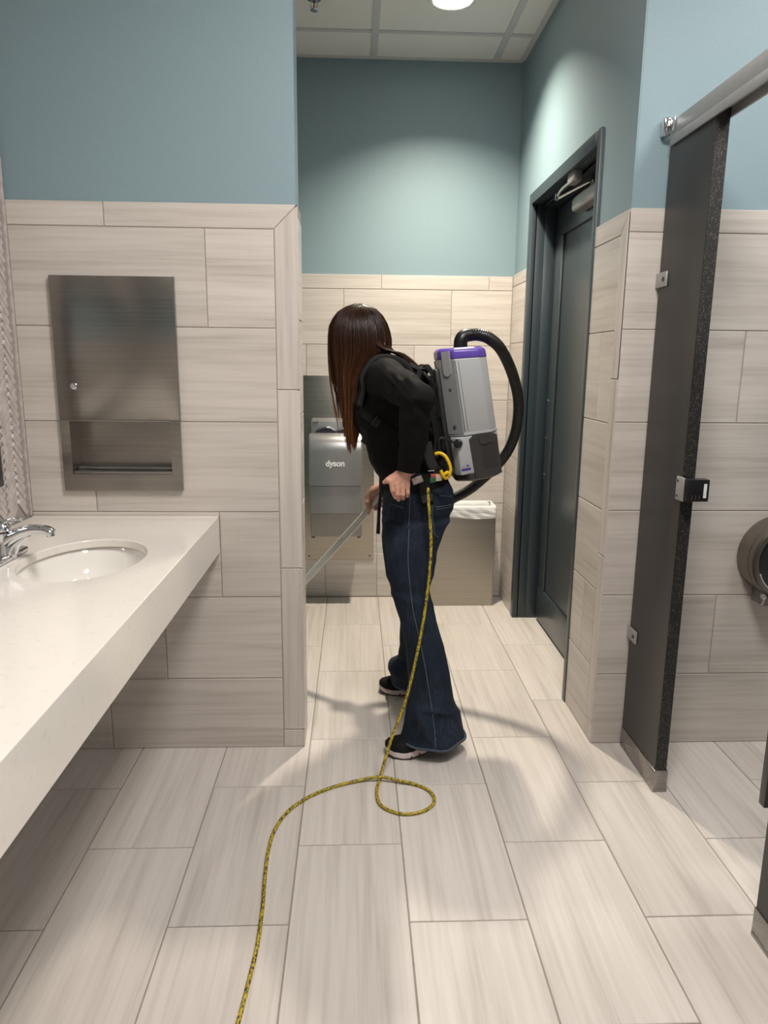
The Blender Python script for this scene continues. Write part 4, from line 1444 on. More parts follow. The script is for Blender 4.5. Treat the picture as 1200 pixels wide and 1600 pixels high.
seam_x = [(0.195, 0.955), (0.193, 0.88), (0.19, 0.80), (0.188, 0.72), (0.197, 0.62), (0.208, 0.54), (0.226, 0.46), (0.246, 0.37), (0.262, 0.28), (0.276, 0.19), (0.285, 0.12), (0.288, 0.062)]
stitch('side_seam', seam_x, 0.0014, M['denim_thread'], jeans, 70)
stitch('pocket_stitch', [(0.272, 0.915), (0.276, 0.87), (0.280, 0.835), (0.284, 0.808), (0.30, 0.795)], 0.0012, M['denim_thread'], jeans)
stitch('pocket_stitch', [(0.285, 0.906), (0.32, 0.905), (0.35, 0.905)], 0.0015, M['denim_thread'], jeans, 20)
stitch('pocket_stitch', [(0.287, 0.898), (0.32, 0.897), (0.35, 0.897)], 0.0012, M['denim_thread'], jeans, 20)
stitch('yoke_stitch', [(0.30, 0.945), (0.33, 0.938), (0.352, 0.932)], 0.0012, M['denim_thread'], jeans, 16)
stitch('pocket_stitch', [(0.13, 0.905), (0.155, 0.903), (0.175, 0.90)], 0.0012, M['denim_thread'], jeans, 16)
# rolled hems
for (cx_, cy_, rx_, ry_) in ((0.289, 2.43, 0.113, 0.105), (0.268, 2.90, 0.106, 0.105)):
    Q = []
    for a in np.linspace(0, 2 * math.pi, 49):
        dirv = np.array((math.cos(a), math.sin(a), 0))
        x_ = cx_ + rx_ * math.cos(a)
        zz = 0.050 + 0.006 * np.clip((x_ - 0.27) / 0.12, -1, 1) ** 2 + 0.003 * math.sin(x_ * 50 + (cy_ + ry_ * math.sin(a)) * 30)
        p0 = np.array((cx_, cy_, zz + 0.005)) + dirv * 0.16
        Q.append(project(jp, p0, -dirv, jeans_post, 0.0, 0.2))
    tube('hem', Q, 0.0048, M['denim_hem'], jeans, seg=8, raw=True)

# --- the top: torso leaning forward, rounded back, one sleeve akimbo
torso = [  # z, front x, back x, ry
    (0.962, 0.112, 0.335, 0.150), (0.985, 0.092, 0.322, 0.148), (1.02, 0.073, 0.302, 0.142), (1.064, 0.056, 0.282, 0.136), (1.13, 0.036, 0.268, 0.136), (1.18, 0.012, 0.263, 0.143), (1.215, 0.003, 0.260, 0.149),
    (1.26, 0.006, 0.252, 0.150), (1.31, 0.014, 0.240, 0.150), (1.35, 0.022, 0.225, 0.148), (1.385, 0.034, 0.205, 0.135), (1.41, 0.050, 0.180, 0.10), (1.428, 0.078, 0.155, 0.055)]
SH, EL, WR = np.array((0.105, 2.492, 1.350)), np.array((0.1969, 2.3000, 1.3038)), np.array((0.1837, 2.3950, 1.0570))
SH2, EL2, WR2 = np.array((0.105, 2.808, 1.350)), np.array((0.215, 2.93, 1.13)), np.array((0.150, 2.975, 0.905))
tp = [zloft([(z, (a + b) / 2, CY, (b - a) / 2, r) for z, a, b, r in torso], 0.02)]
# chest
tp += [ell((0.062, 2.585, 1.215), (0.066, 0.068, 0.07), k=0.04), ell((0.062, 2.715, 1.215), (0.066, 0.068, 0.07), k=0.04)]
mid = SH * 0.5 + EL * 0.5
sl = [cone(SH + (0.0, 0.03, 0.0), SH, 0.066, 0.062, 0.05), cone(SH, mid, 0.061, 0.053, 0.03), cone(mid, EL, 0.053, 0.046, 0.02), cone(EL, EL * 0.45 + WR * 0.55, 0.046, 0.043, 0.012), cone(EL * 0.45 + WR * 0.55, WR, 0.043, 0.037, 0.01)]
tp += sl
mid2 = SH2 * 0.5 + EL2 * 0.5
tp += [cone(SH2 - (0.0, 0.03, 0.0), SH2, 0.066, 0.062, 0.05), cone(SH2, mid2, 0.061, 0.052, 0.03), cone(mid2, EL2, 0.052, 0.045, 0.02), cone(EL2, WR2, 0.044, 0.035, 0.012)]


def shirt_post(P, d):
    x, y, z = P.T
    q = P - EL
    near = np.exp(-(q[:, 0] ** 2 + q[:, 1] ** 2 * 0.6 + q[:, 2] ** 2) / 0.12**2) * 0.010
    r = P.copy()
    r[:, 2] += 0.6 * (x - 0.2)
    d = d - near * creases(r, (14, 8, 26))
    r[:, 2] -= 1.3 * (x - 0.2)
    arm = np.exp(-((x - 0.19) ** 2 + (z - 1.12) ** 2 * 0.5) / 0.11**2) * (y < 2.48) * 0.006
    side = np.exp(-((z - 1.03) / 0.09) ** 2) * 0.007
    r2 = P.copy()
    r2[:, 0] += 0.9 * (z - 1.36)
    d = d - 0.007 * np.exp(-((x - 0.125) ** 2 + (z - 1.36) ** 2) / 0.055**2) * (y < 2.62) * creases(r2, (34, 7, 9))
    return d - (arm + side) * creases(r, (9, 8, 28)) + 0.0015 * vnoise(P, (20, 20, 20))


def cuff_cut(P, d):
    d = shirt_post(P, d)
    for e, w in ((EL, WR), (EL2, WR2)):
        u = (w - e) / np.linalg.norm(w - e)
        q = P - w
        s = q @ u
        r = np.linalg.norm(q - s[:, None] * u, axis=1)
        d = np.where(r < 0.075, np.maximum(d, np.where(s > -0.12, s - 0.004, -1)), d)
    return d


top = sdf_obj('long_sleeved_top', tp, 0.0055, M['shirt'], person, cuff_cut, label='black long sleeved top')

# --- body: one skin surface with head, neck, torso, arms, hands and legs
HU = np.array((-0.62, 0, 0.785)); HU /= np.linalg.norm(HU)      # up through the crown
HF = np.array((-0.785, 0, -0.62)); HF /= np.linalg.norm(HF)     # where the face points
HS = np.array((0, 1.0, 0))
HC = np.array((0.022, CY, 1.488))


def hd(f, s, u): return HC + HF * f + HS * s + HU * u


hx = [HF, HS, HU]
bp = [ell(hd(-0.008, 0, 0.018), (0.092, 0.073, 0.092), hx, 0.02), ell(hd(0.035, 0, -0.04), (0.056, 0.057, 0.068), hx, 0.03), ell(hd(0.052, 0, -0.088), (0.026, 0.028, 0.022), hx, 0.03),
      cone(hd(0.082, 0, 0.012), hd(0.106, 0, -0.024), 0.008, 0.0115, 0.012), ell(hd(0.094, -0.012, -0.026), (0.008, 0.007, 0.006), hx, 0.008), ell(hd(0.094, 0.012, -0.026), (0.008, 0.007, 0.006), hx, 0.008),
      ell(hd(0.084, 0, -0.052), (0.010, 0.022, 0.0055), hx, 0.008), ell(hd(0.082, 0, -0.063), (0.010, 0.019, 0.0065), hx, 0.008),
      ell(hd(0.072, -0.033, 0.018), (0.014, 0.024, 0.007), hx, 0.015), ell(hd(0.072, 0.033, 0.018), (0.014, 0.024, 0.007), hx, 0.015),
      ell(hd(0.055, -0.042, -0.022), (0.026, 0.02, 0.022), hx, 0.02), ell(hd(0.055, 0.042, -0.022), (0.026, 0.02, 0.022), hx, 0.02),
      ell(hd(-0.008, -0.074, -0.01), (0.017, 0.008, 0.029), hx, 0.008), ell(hd(-0.008, 0.074, -0.01), (0.017, 0.008, 0.029), hx, 0.008)]
bp += chain([(0.110, CY, 1.365), (0.082, CY, 1.41), tuple(hd(-0.015, 0, -0.045))], [0.055, 0.048, 0.048], 0.025)
bp.append(zloft([(z, (a + b) / 2, CY, (b - a) / 2 - 0.026, r - 0.026) for z, a, b, r in torso[1:-2]], 0.03))
bp += chain([SH + (0, 0.03, 0), SH, mid, EL, EL * 0.5 + WR * 0.5, WR], [0.05, 0.047, 0.040, 0.034, 0.034, 0.025], 0.02)
bp += chain([SH2 - (0, 0.03, 0), SH2, mid2, EL2, WR2], [0.05, 0.047, 0.04, 0.033, 0.025], 0.02)
bp.append(zloft([(z, (a + b) / 2, y, (b - a) / 2 * 0.80 - 0.005, r * 0.80) for z, a, b, y, r in near_leg[4:]], 0.03))
bp.append(zloft([(z, (a + b) / 2, y, (b - a) / 2 * 0.80 - 0.005, r * 0.80) for z, a, b, y, r in far_leg[4:]], 0.03))
bp.append(zloft([(z, a, b, c - 0.026, d - 0.026) for z, a, b, c, d in seat[1:]], 0.03))
bp += chain([(0.275, 2.455, 0.32), (0.315, 2.44, 0.13), (0.325, 2.437, 0.10)], [0.045, 0.033, 0.032], 0.02)
bp += chain([(0.325, 2.437, 0.095), (0.235, 2.42, 0.062), (0.165, 2.412, 0.040)], [0.031, 0.022, 0.014], 0.02)
bp += chain([(0.265, 2.86, 0.35), (0.285, 2.89, 0.13), (0.29, 2.895, 0.07)], [0.048, 0.036, 0.034], 0.02)
bp += chain([(0.29, 2.895, 0.06), (0.21, 2.905, 0.045), (0.15, 2.915, 0.035)], [0.033, 0.027, 0.018], 0.02)

# near hand closing over the belt: back of the hand towards the camera, fingers curling under
K = 0.006
kn = [np.array(q) for q in ((0.1224, 2.3880, 1.0144), (0.1406, 2.3830, 1.0065), (0.1593, 2.3870, 0.9994), (0.1771, 2.3940, 0.9961))]
pip = [np.array(q) for q in ((0.1269, 2.3840, 0.9845), (0.1430, 2.3790, 0.9723), (0.1612, 2.3840, 0.9704), (0.1784, 2.3920, 0.9745))]
tip = [np.array(q) for q in ((0.1381, 2.4040, 0.9567), (0.1490, 2.4020, 0.9494), (0.1645, 2.4060, 0.9531), (0.1788, 2.4100, 0.9601))]
wrist = np.array((0.1711, 2.3980, 1.0500))
for i in range(4):
    bp.append(cone(wrist + (kn[i] - wrist) * 0.12, kn[i], 0.0175 if i in (1, 2) else 0.015, 0.0098, 0.007))
    rr = (0.0088, 0.0090, 0.0086, 0.0077)[i]
    bp.append(cone(kn[i], pip[i], rr + 0.0008, rr, 0.0015))
    bp.append(cone(pip[i], tip[i], rr, rr * 0.84, 0.001))
bp += [ell((0.1542, 2.3980, 1.0260), (0.029, 0.016, 0.024), k=0.010)]
th = [np.array(q) for q in ((0.1456, 2.4020, 1.0341), (0.1239, 2.3980, 1.0237), (0.1108, 2.3930, 1.0168), (0.0992, 2.3980, 1.0094))]
bp += chain(th, [0.014, 0.0115, 0.0098, 0.0072], 0.006)

# far hand gripping the wand
WA, WB = np.array((0.1065, 2.9850, 0.8516)), np.array((-0.2175, 3.0900, 0.4545))
wd = (WB - WA) / np.linalg.norm(WB - WA)
wn1 = np.cross(wd, (0, 1.0, 0)); wn1 /= np.linalg.norm(wn1)     # across the wand, in the picture plane
if wn1[2] < 0: wn1 = -wn1
wn2 = np.cross(wd, wn1)
if wn2[1] > 0: wn2 = -wn2                                       # towards the camera
GR = 0.0165
gc = WA + wd * 0.02
palm = gc + wn1 * 0.030 - wn2 * 0.012
bp += [ell(palm, (0.040, 0.021, 0.026), [wd, wn1, wn2], 0.012), cone(WR2, palm - wd * 0.02, 0.024, 0.02, 0.02)]
for i in range(4):
    base = gc + wd * (-0.028 + 0.0195 * (3 - i))
    rr = (0.0090, 0.0094, 0.0090, 0.0080)[i]
    R_ = GR + rr
    # from the palm over the far side, beneath the wand and up on the camera side
    angs = np.radians([80, 150, 215, 275, 318])
    q = [base + (wn1 * math.sin(a) + wn2 * math.cos(a)) * R_ * (1.15 if j == 0 else 1.0) for j, a in enumerate(angs)]
    bp += chain(q, [rr * 1.12, rr * 1.05, rr, rr * 0.95, rr * 0.8], 0.0015)
tb = gc + wd * 0.03
q = [tb + wn1 * 0.034 - wd * 0.03, tb + wn1 * 0.024 + wn2 * 0.020, tb + wn1 * 0.006 + wn2 * 0.028 + wd * 0.012, tb - wn1 * 0.006 + wn2 * 0.026 + wd * 0.03]
bp += chain(q, [0.0135, 0.011, 0.0095, 0.0075], 0.005)
FINE = ([(0.02, 0.20, 0.002)], [(2.36, 2.435, 0.002), (2.94, 3.03, 0.002)], [(0.80, 1.075, 0.002)])
body = sdf_obj('body', bp, 0.0055, M['skin'], person, fine=FINE, label='bare skin of hands and face')
for i in range(4):      # nails on the near hand
    v = tip[i] - pip[i]
    v /= np.linalg.norm(v)
    V, F = [], []
M['eye'] = plain('eye_white', (0.75, 0.73, 0.7), 0.15, var=0.02)
M['iris'] = plain('iris', (0.06, 0.035, 0.02), 0.2)
for s in (-1, 1):
    e0 = hd(0.073, s * 0.031, 0.0)
    V, F = lathe_geo([(0.0001, 0.0115), (0.006, 0.0098), (0.01, 0.0057), (0.0115, 0), (0.006, -0.0098), (0.0001, -0.0115)], e0, HF, 16)
    eo = mesh_obj('eye', V, F, M['eye'], person, smooth=True)
    V, F = lathe_geo([(0.0001, 0.0122), (0.0045, 0.0113), (0.0052, 0.0098)], e0, HF, 14)
    mesh_obj('iris', V, F, M['iris'], eo, smooth=True)

# --- wrist band
u = (WR - EL) / np.linalg.norm(WR - EL)
wc = np.array((0.2095, 2.3850, 1.0195))
m_band, nt_, b_ = new_mat('patterned_band')
ck = nd(nt_, 'ShaderNodeTexVoronoi', i_Scale=160.0)
nt_.links.new(mapping(nt_, (1, 1, 1)), ck.inputs['Vector'])
nt_.links.new(ramp(nt_, ck.outputs['Distance'], [(0.15, (0.32, 0.30, 0.28)), (0.45, (0.12, 0.10, 0.09)), (0.7, (0.30, 0.22, 0.2))]), b_.inputs['Base Color'])
MB_ = mat3_from((0.93, 0.0, 0.36), (-0.1, 0.99, 0.1), (-0.36, 0.05, 0.93), wc)
box('wrist_tag', (-0.018, -0.006, -0.011), (0.018, 0.003, 0.011), m_band, person, bevel=0.002, M=MB_, label='grey patterned tag at the cuff')

# --- shoes
def shoe_obj(x_toe, cy_, yaw, lift, name):
    """toe on the floor, heel raised by lift; length along +x"""
    L = 0.246
    S = np.linspace(0, 1, 26)
    wid = np.interp(S, [0, 0.04, 0.12, 0.25, 0.38, 0.55, 0.75, 0.9, 0.97, 1], [0.012, 0.028, 0.040, 0.047, 0.047, 0.039, 0.035, 0.033, 0.026, 0.012])
    toe_spring = np.interp(S, [0, 0.12, 0.25], [0.014, 0.004, 0.0])
    rise = lift * np.clip((S - 0.30) / 0.70, 0, 1) ** 1.15
    bot = toe_spring + rise
    t_out, t_mid = 0.006, np.interp(S, [0, 0.3, 1], [0.016, 0.019, 0.028])
    topz = np.interp(S, [0, 0.05, 0.15, 0.3, 0.45, 0.6, 0.75, 0.9, 1.0], [0.012, 0.024, 0.036, 0.044, 0.056, 0.066, 0.062, 0.056, 0.045])
    c, s_ = math.cos(yaw), math.sin(yaw)

    def W(x, y, z): return (x_toe + c * x - s_ * y, cy_ + s_ * x + c * y, z + 0.0005)
    t = thing(name, None, None, (0, 0, 0)) if False else None

    def layer(nm, z0, z1, w0, w1, mat, parent, dome=False):
        V, F = [], []
        prof = 12
        for i, sx_ in enumerate(S):
            ring = []
            if dome:
                for a in np.linspace(math.pi, 0, prof):
                    ring.append((w1 * wid[i] * np.sign(math.cos(a)) * abs(math.cos(a)) ** 0.7, z0[i] + (z1[i] - z0[i]) * math.sin(a) ** 0.8 if math.sin(a) > 0 else z0[i]))
                ring.append((0.6 * wid[i], z0[i]))
                ring.append((-0.6 * wid[i], z0[i]))
            else:
                a_, b__ = wid[i] * w0, wid[i] * w1
                ring = [(-a_, z0[i]), (-(a_ + b__) / 2 * 1.03, (z0[i] + z1[i]) / 2), (-b__, z1[i]), (b__, z1[i]), ((a_ + b__) / 2 * 1.03, (z0[i] + z1[i]) / 2), (a_, z0[i])]
            for y, z in ring: V.append(W(sx_ * L, y, z))
        m_ = len(V) // len(S)
        for i in range(len(S) - 1):
            for j in range(m_):
                F.append((i * m_ + j, i * m_ + (j + 1) % m_, (i + 1) * m_ + (j + 1) % m_, (i + 1) * m_ + j))
        F += [tuple(range(m_)), tuple((len(S) - 1) * m_ + j for j in range(m_))[::-1]]
        o = mesh_obj(nm, V, F, mat, parent, smooth=True)
        o.data.set_sharp_from_angle(angle=math.radians(50))
        return o
    up = layer(name, bot + t_out + t_mid - 0.003, bot + t_out + t_mid + topz, 1.0, 1.0, M['shoe_black'], person, True)
    layer('midsole', bot + t_out, bot + t_out + t_mid, 1.08, 1.04, M['midsole'], up)
    layer('outsole', bot, bot + t_out + 0.0005, 1.02, 1.08, M['outsole'], up)
    # grooves on the side of the sole
    for k_ in (0.36, 0.5, 0.62):
        i = int(k_ * 25)
        p0 = W(S[i] * L, -wid[i] * 1.075, bot[i] + 0.001)
        p1 = W(S[i] * L + 0.006, -wid[i] * 1.085, bot[i] + t_out + t_mid[i] * 0.4)
        tube('sole_groove', [p0, p1], 0.0024, M['outsole'], up, 4, 6)
    return up


shoe_obj(0.112, 2.405, 0.02, 0.050, 'sneaker')
shoe_obj(0.108, 2.925, -0.12, 0.004, 'sneaker')

# --- hair: an inner mass and several thousand strands hanging from the crown
HT = [  # z, left x, right x, ry
    (1.610, 0.004, 0.022, 0.006), (1.605, -0.018, 0.045, 0.028), (1.592, -0.046, 0.072, 0.048), (1.575, -0.064, 0.092, 0.063), (1.551, -0.080, 0.108, 0.078), (1.520, -0.090, 0.120, 0.089),
    (1.487, -0.094, 0.128, 0.096), (1.443, -0.090, 0.126, 0.099), (1.420, -0.086, 0.112, 0.099), (1.397, -0.081, 0.088, 0.098), (1.352, -0.074, 0.050, 0.094), (1.305, -0.064, 0.034, 0.088), (1.26, -0.056, 0.025, 0.082),
    (1.214, -0.053, 0.019, 0.076), (1.167, -0.048, 0.014, 0.070), (1.10, -0.036, 0.006, 0.060), (1.05, -0.032, 0.0, 0.055)]
HZ = np.array(HT)[::-1]
hp = [zloft([(z, (a + b) / 2 + 0.012 * np.clip((1.5 - z) / 0.1, 0, 1), CY, (b - a) / 2 * (0.90 if z > 1.42 else 0.70), r * (0.93 if z > 1.42 else 0.8)) for z, a, b, r in HT if 1.34 < z < 1.606], 0.01)]
hp.append(ell((0.092, CY, 1.445), (0.028, 0.070, 0.05), k=0.03))


def hair_post(P, d):
    x, y, z = P.T
    th_ = np.arctan2(y - CY, x)
    d = d + 0.003 * np.sin(th_ * 34 + 3 * np.sin(z * 20)) * np.clip((1.56 - z) / 0.1, 0, 1)
    # open in front of the face
    face = ((x + 0.088) / 0.075) ** 2 + ((y - CY) / 0.055) ** 2
    return np.where(z < 1.50, np.maximum(d, (1 - np.sqrt(face)) * 0.04), d)


hair = sdf_obj('hair', hp, 0.007, M['hair'], person, hair_post, label='long straight brown hair hanging over the face')
V, F = [], []
NS = 15
clumps = rng.uniform(-math.pi, math.pi, 120)
clump_z = 1.075 + 0.19 * rng.random(120) ** 1.3
clump_r = rng.uniform(0.70, 1.04, 120)
TONE = []
for s_i in range(5200):
    ci = rng.integers(len(clumps)) if rng.random() < 0.78 else -1
    th0 = clumps[ci] + rng.normal(0, 0.024) if ci >= 0 else rng.uniform(-math.pi, math.pi)
    front = abs(abs(th0) - math.pi) < 0.55      # over the brow: thin wisps
    lay = 1.0 - abs(rng.normal(0, 0.07)) if rng.random() < 0.75 else rng.uniform(0.6, 0.95)
    if rng.random() < 0.03: lay = 1.015 + 0.02 * rng.random()
    zend = clump_z[ci] + 0.06 * rng.random() ** 2 if ci >= 0 else 1.13 + 0.18 * rng.random()
    if front:
        if rng.random() < 0.62: continue
        zend = 1.20 + 0.2 * rng.random()
    if rng.random() < 0.06: zend = 1.09 + 0.05 * rng.random()
    z = 1.609 - (1.609 - zend) * np.linspace(0, 1, NS) ** 1.25
    xl, xr, ry = (np.interp(z, HZ[:, 0], HZ[:, i]) for i in (1, 2, 3))
    tw = rng.normal(0, 0.035) * np.clip((1.45 - z) / 0.3, 0, 1)
    th_ = th0 + tw
    low = np.clip((1.42 - z) / 0.2, 0, 1)
    l_ = lay * (1 - low) + low * lay * (clump_r[ci] + rng.normal(0, 0.025) if ci >= 0 else rng.uniform(0.7, 1.05))
    cxz, rxz = (xl + xr) / 2, (xr - xl) / 2
    px = cxz + rxz * l_ * np.cos(th_)
    py = CY + ry * l_ * np.sin(th_)
    ph = rng.uniform(0, 6.28)
    px = px + 0.0022 * np.sin(z * 26 + ph) * low
    py = py + 0.002 * np.cos(z * 24 + ph) * low
    Q = np.stack([px, py, z], 1)
    r0 = rng.uniform(0.0006, 0.0011)
    TONE += [rng.random()] * (3 * NS)
    rad = r0 * np.clip(np.linspace(1.05, 0.95, NS), 0, 1)
    rad[-3:] *= (0.8, 0.55, 0.2)
    # three sided strand
    out = np.stack([np.cos(th_) * np.ones(NS), np.sin(th_) * np.ones(NS), np.zeros(NS)], 1)
    sd = np.stack([-np.sin(th_) * np.ones(NS), np.cos(th_) * np.ones(NS), np.zeros(NS)], 1)
    n0 = len(V)
    for i in range(NS):
        V += [Q[i] + out[i] * rad[i], Q[i] - out[i] * rad[i] * 0.5 + sd[i] * rad[i] * 0.9, Q[i] - out[i] * rad[i] * 0.5 - sd[i] * rad[i] * 0.9]
    for i in range(NS - 1):
        for j in range(3):
            k = (j + 1) % 3
            F.append((n0 + i * 3 + j, n0 + i * 3 + k, n0 + i * 3 + 3 + k, n0 + i * 3 + 3 + j))
# fine wisps falling free in front of the face
for s_i in range(150):
    g_ = s_i % 7
    x0 = -0.093 + 0.0045 * g_ + rng.normal(0, 0.0012)
    y0 = CY - 0.040 + 0.011 * ((g_ * 3) % 7) + rng.normal(0, 0.004)
    ze = 1.20 + 0.022 * ((g_ * 5) % 7) - 0.06 * rng.random() ** 2
    P_ = [(x0 + 0.035, y0 * 0.5 + CY * 0.5, 1.58), (x0 + 0.006, y0, 1.535), (x0, y0, 1.47), (x0 + 0.001, y0, 1.40), (x0 + 0.006, y0, 1.34), (x0 + 0.018 - 0.001 * g_, y0 + 0.004, (1.34 + ze) / 2), (x0 + 0.036 - 0.002 * g_, y0 + 0.006, ze)]
    Q = spline(P_, NS)
    rad = np.full(NS, rng.uniform(0.0005, 0.0009))
    TONE += [rng.random()] * (3 * NS)
    rad[-3:] *= (0.8, 0.5, 0.2)
    T_, N_, B_ = frames(Q)
    n0 = len(V)
    for i in range(NS):
        for a_ in (0, 2.094, 4.189): V.append(Q[i] + rad[i] * (math.cos(a_) * N_[i] + math.sin(a_) * B_[i]))
    for i in range(NS - 1):
        for j in range(3):
            k = (j + 1) % 3
            F.append((n0 + i * 3 + j, n0 + i * 3 + k, n0 + i * 3 + 3 + k, n0 + i * 3 + 3 + j))
# strands lying over the collar and down the back
for s_i in range(1900):
    y0 = CY + rng.uniform(-0.086, 0.080)
    a = rng.random()
    lift = 0.004 + 0.006 * rng.random()
    e = 0.6 + 0.4 * rng.random()
    P_ = []
    for zz_, k_ in ((1.555, 0.96), (1.52, 0.985), (1.485, 0.99)):
        xl_, xr_, ry_ = (np.interp(zz_, HZ[:, 0], HZ[:, i]) for i in (1, 2, 3))
        yy_ = CY + (y0 - CY) * (0.72 if zz_ > 1.54 else 0.92 if zz_ > 1.5 else 1.0)
        P_.append(((xl_ + xr_) / 2 + (xr_ - xl_) / 2 * k_ * math.sqrt(max(0.02, 1 - ((yy_ - CY) / ry_) ** 2)) - 0.004 * a, yy_, zz_ - 0.01 * a))
    in_ = 1 - 0.22 * (abs(y0 - CY) / 0.082) ** 2
    P_ += [(max(P_[-1][0] + 0.004, 0.124 * in_) + 0.010 * a, y0, 1.455 - 0.006 * a), (0.150 + 0.015 * a, y0 * 0.9 + CY * 0.1, 1.430 + lift), (0.185 + 0.02 * a * e, y0 * 0.85 + CY * 0.15, 1.410 + lift - 0.004), (0.188 + 0.045 * e, y0 * 0.85 + CY * 0.15, 1.402 - 0.022 * e + lift)]
    Q = spline(P_, NS)
    rad = np.full(NS, rng.uniform(0.0006, 0.0010))
    TONE += [rng.random()] * (3 * NS)
    rad[-3:] *= (0.8, 0.5, 0.2)
    T_, N_, B_ = frames(Q)
    n0 = len(V)
    for i in range(NS):
        for a_ in (0, 2.094, 4.189): V.append(Q[i] + rad[i] * (math.cos(a_) * N_[i] + math.sin(a_) * B_[i]))
    for i in range(NS - 1):
        for j in range(3):
            k = (j + 1) % 3
            F.append((n0 + i * 3 + j, n0 + i * 3 + k, n0 + i * 3 + 3 + k, n0 + i * 3 + 3 + j))
st_ = mesh_obj('strands', V, F, M['hair'], hair, smooth=True, kind='stuff')
at_ = st_.data.attributes.new('tone', 'FLOAT', 'POINT')
at_.data.foreach_set('value', TONE)

# ================================================================== BACKPACK VACUUM
VA = np.array((-0.149, 0.0, 0.989)); VA /= np.linalg.norm(VA)   # up along the machine
VB = np.array((0.989, 0.0, 0.149)); VB /= np.linalg.norm(VB)    # away from the wearer's back
VO = np.array((0.361, CY, 0.985))
vac = thing('backpack_vacuum', 'grey backpack vacuum with purple lid and black harness worn on the person\'s back', 'vacuum cleaner', tuple(VO))


def vp(s, y, t):
    t = t + (s - 0.085) * (0.045 - 0.27 * t)      # the machine narrows in height towards its outer side
    return VO + VB * s + np.array((0, y, 0)) + VA * t


def octagon(s0, s1, hw, ch, cf):
    """plan outline, s from the back pad outwards; ch: front chamfer, cf: rear corner"""
    return [(s0, -hw + ch[1]), (s0 + ch[0], -hw), (s1 - cf, -hw), (s1, -hw + cf), (s1, hw - cf), (s1 - cf, hw), (s0 + ch[0], hw), (s0, hw - ch[1])]


def prism(name, rings, mat, parent, bevel=0.004, label=None, seg=3):
    """rings: list of (outline [(s,y)], t)"""
    bm = bmesh.new()
    R_ = [[bm.verts.new(vp(s, y, t)) for s, y in o] for o, t in rings]
    n = len(R_[0])
    for a, b in zip(R_[:-1], R_[1:]):
        for i in range(n): bm.faces.new((a[i], a[(i + 1) % n], b[(i + 1) % n], b[i]))
    bm.faces.new(R_[0][::-1])
    bm.faces.new(R_[-1])
    bmesh.ops.recalc_face_normals(bm, faces=bm.faces)
    if bevel:
        es = [e for e in bm.edges if len(e.link_faces) == 2 and e.calc_face_angle() > 0.3]
        bmesh.ops.bevel(bm, geom=es, offset=bevel, segments=seg, affect='EDGES', profile=0.5)
    return bm_obj(name, bm, mat, parent, smooth=True, label=label, angle=28)


HW = 0.115
ch = (0.048, 0.05)
oct0 = lambda s0, s1, hw=HW, c=ch: octagon(s0, s1, hw, c, 0.028)
hs = prism('housing', [(oct0(0.004, 0.172), 0.163), (oct0(0.0, 0.168), 0.30), (oct0(-0.002, 0.164), 0.432)], M['vac_grey'], vac, 0.006, 'grey plastic upper housing')
ch2 = (0.018, 0.03)
prism('motor_base', [(oct0(0.006, 0.172, HW, ch2), 0.026), (oct0(0.004, 0.173, HW, ch2), 0.160)], M['vac_grey'], vac, 0.004, 'grey lower housing')
prism('seam_band', [(oct0(0.008, 0.169, HW - 0.003), 0.155), (oct0(0.008, 0.169, HW - 0.003), 0.168)], M['vac_line'], vac, 0)
prism('rim_band', [(oct0(0.002, 0.1745, HW + 0.0015), 0.163), (oct0(0.002, 0.1745, HW + 0.0015), 0.172)], M['vac_grey'], vac, 0.001)
prism('bottom_cap', [(oct0(0.016, 0.158, HW - 0.012), -0.004), (oct0(0.004, 0.174, HW + 0.0015), 0.006), (oct0(0.004, 0.175, HW + 0.002), 0.030)], M['vac_dark'], vac, 0.004, 'black bottom cap')
prism('lid', [(oct0(-0.004, 0.1655, HW + 0.002), 0.430), (oct0(-0.003, 0.163, HW), 0.458), (oct0(0.008, 0.150, HW - 0.014), 0.468)], M['vac_purple'], vac, 0.005, 'purple plastic lid')
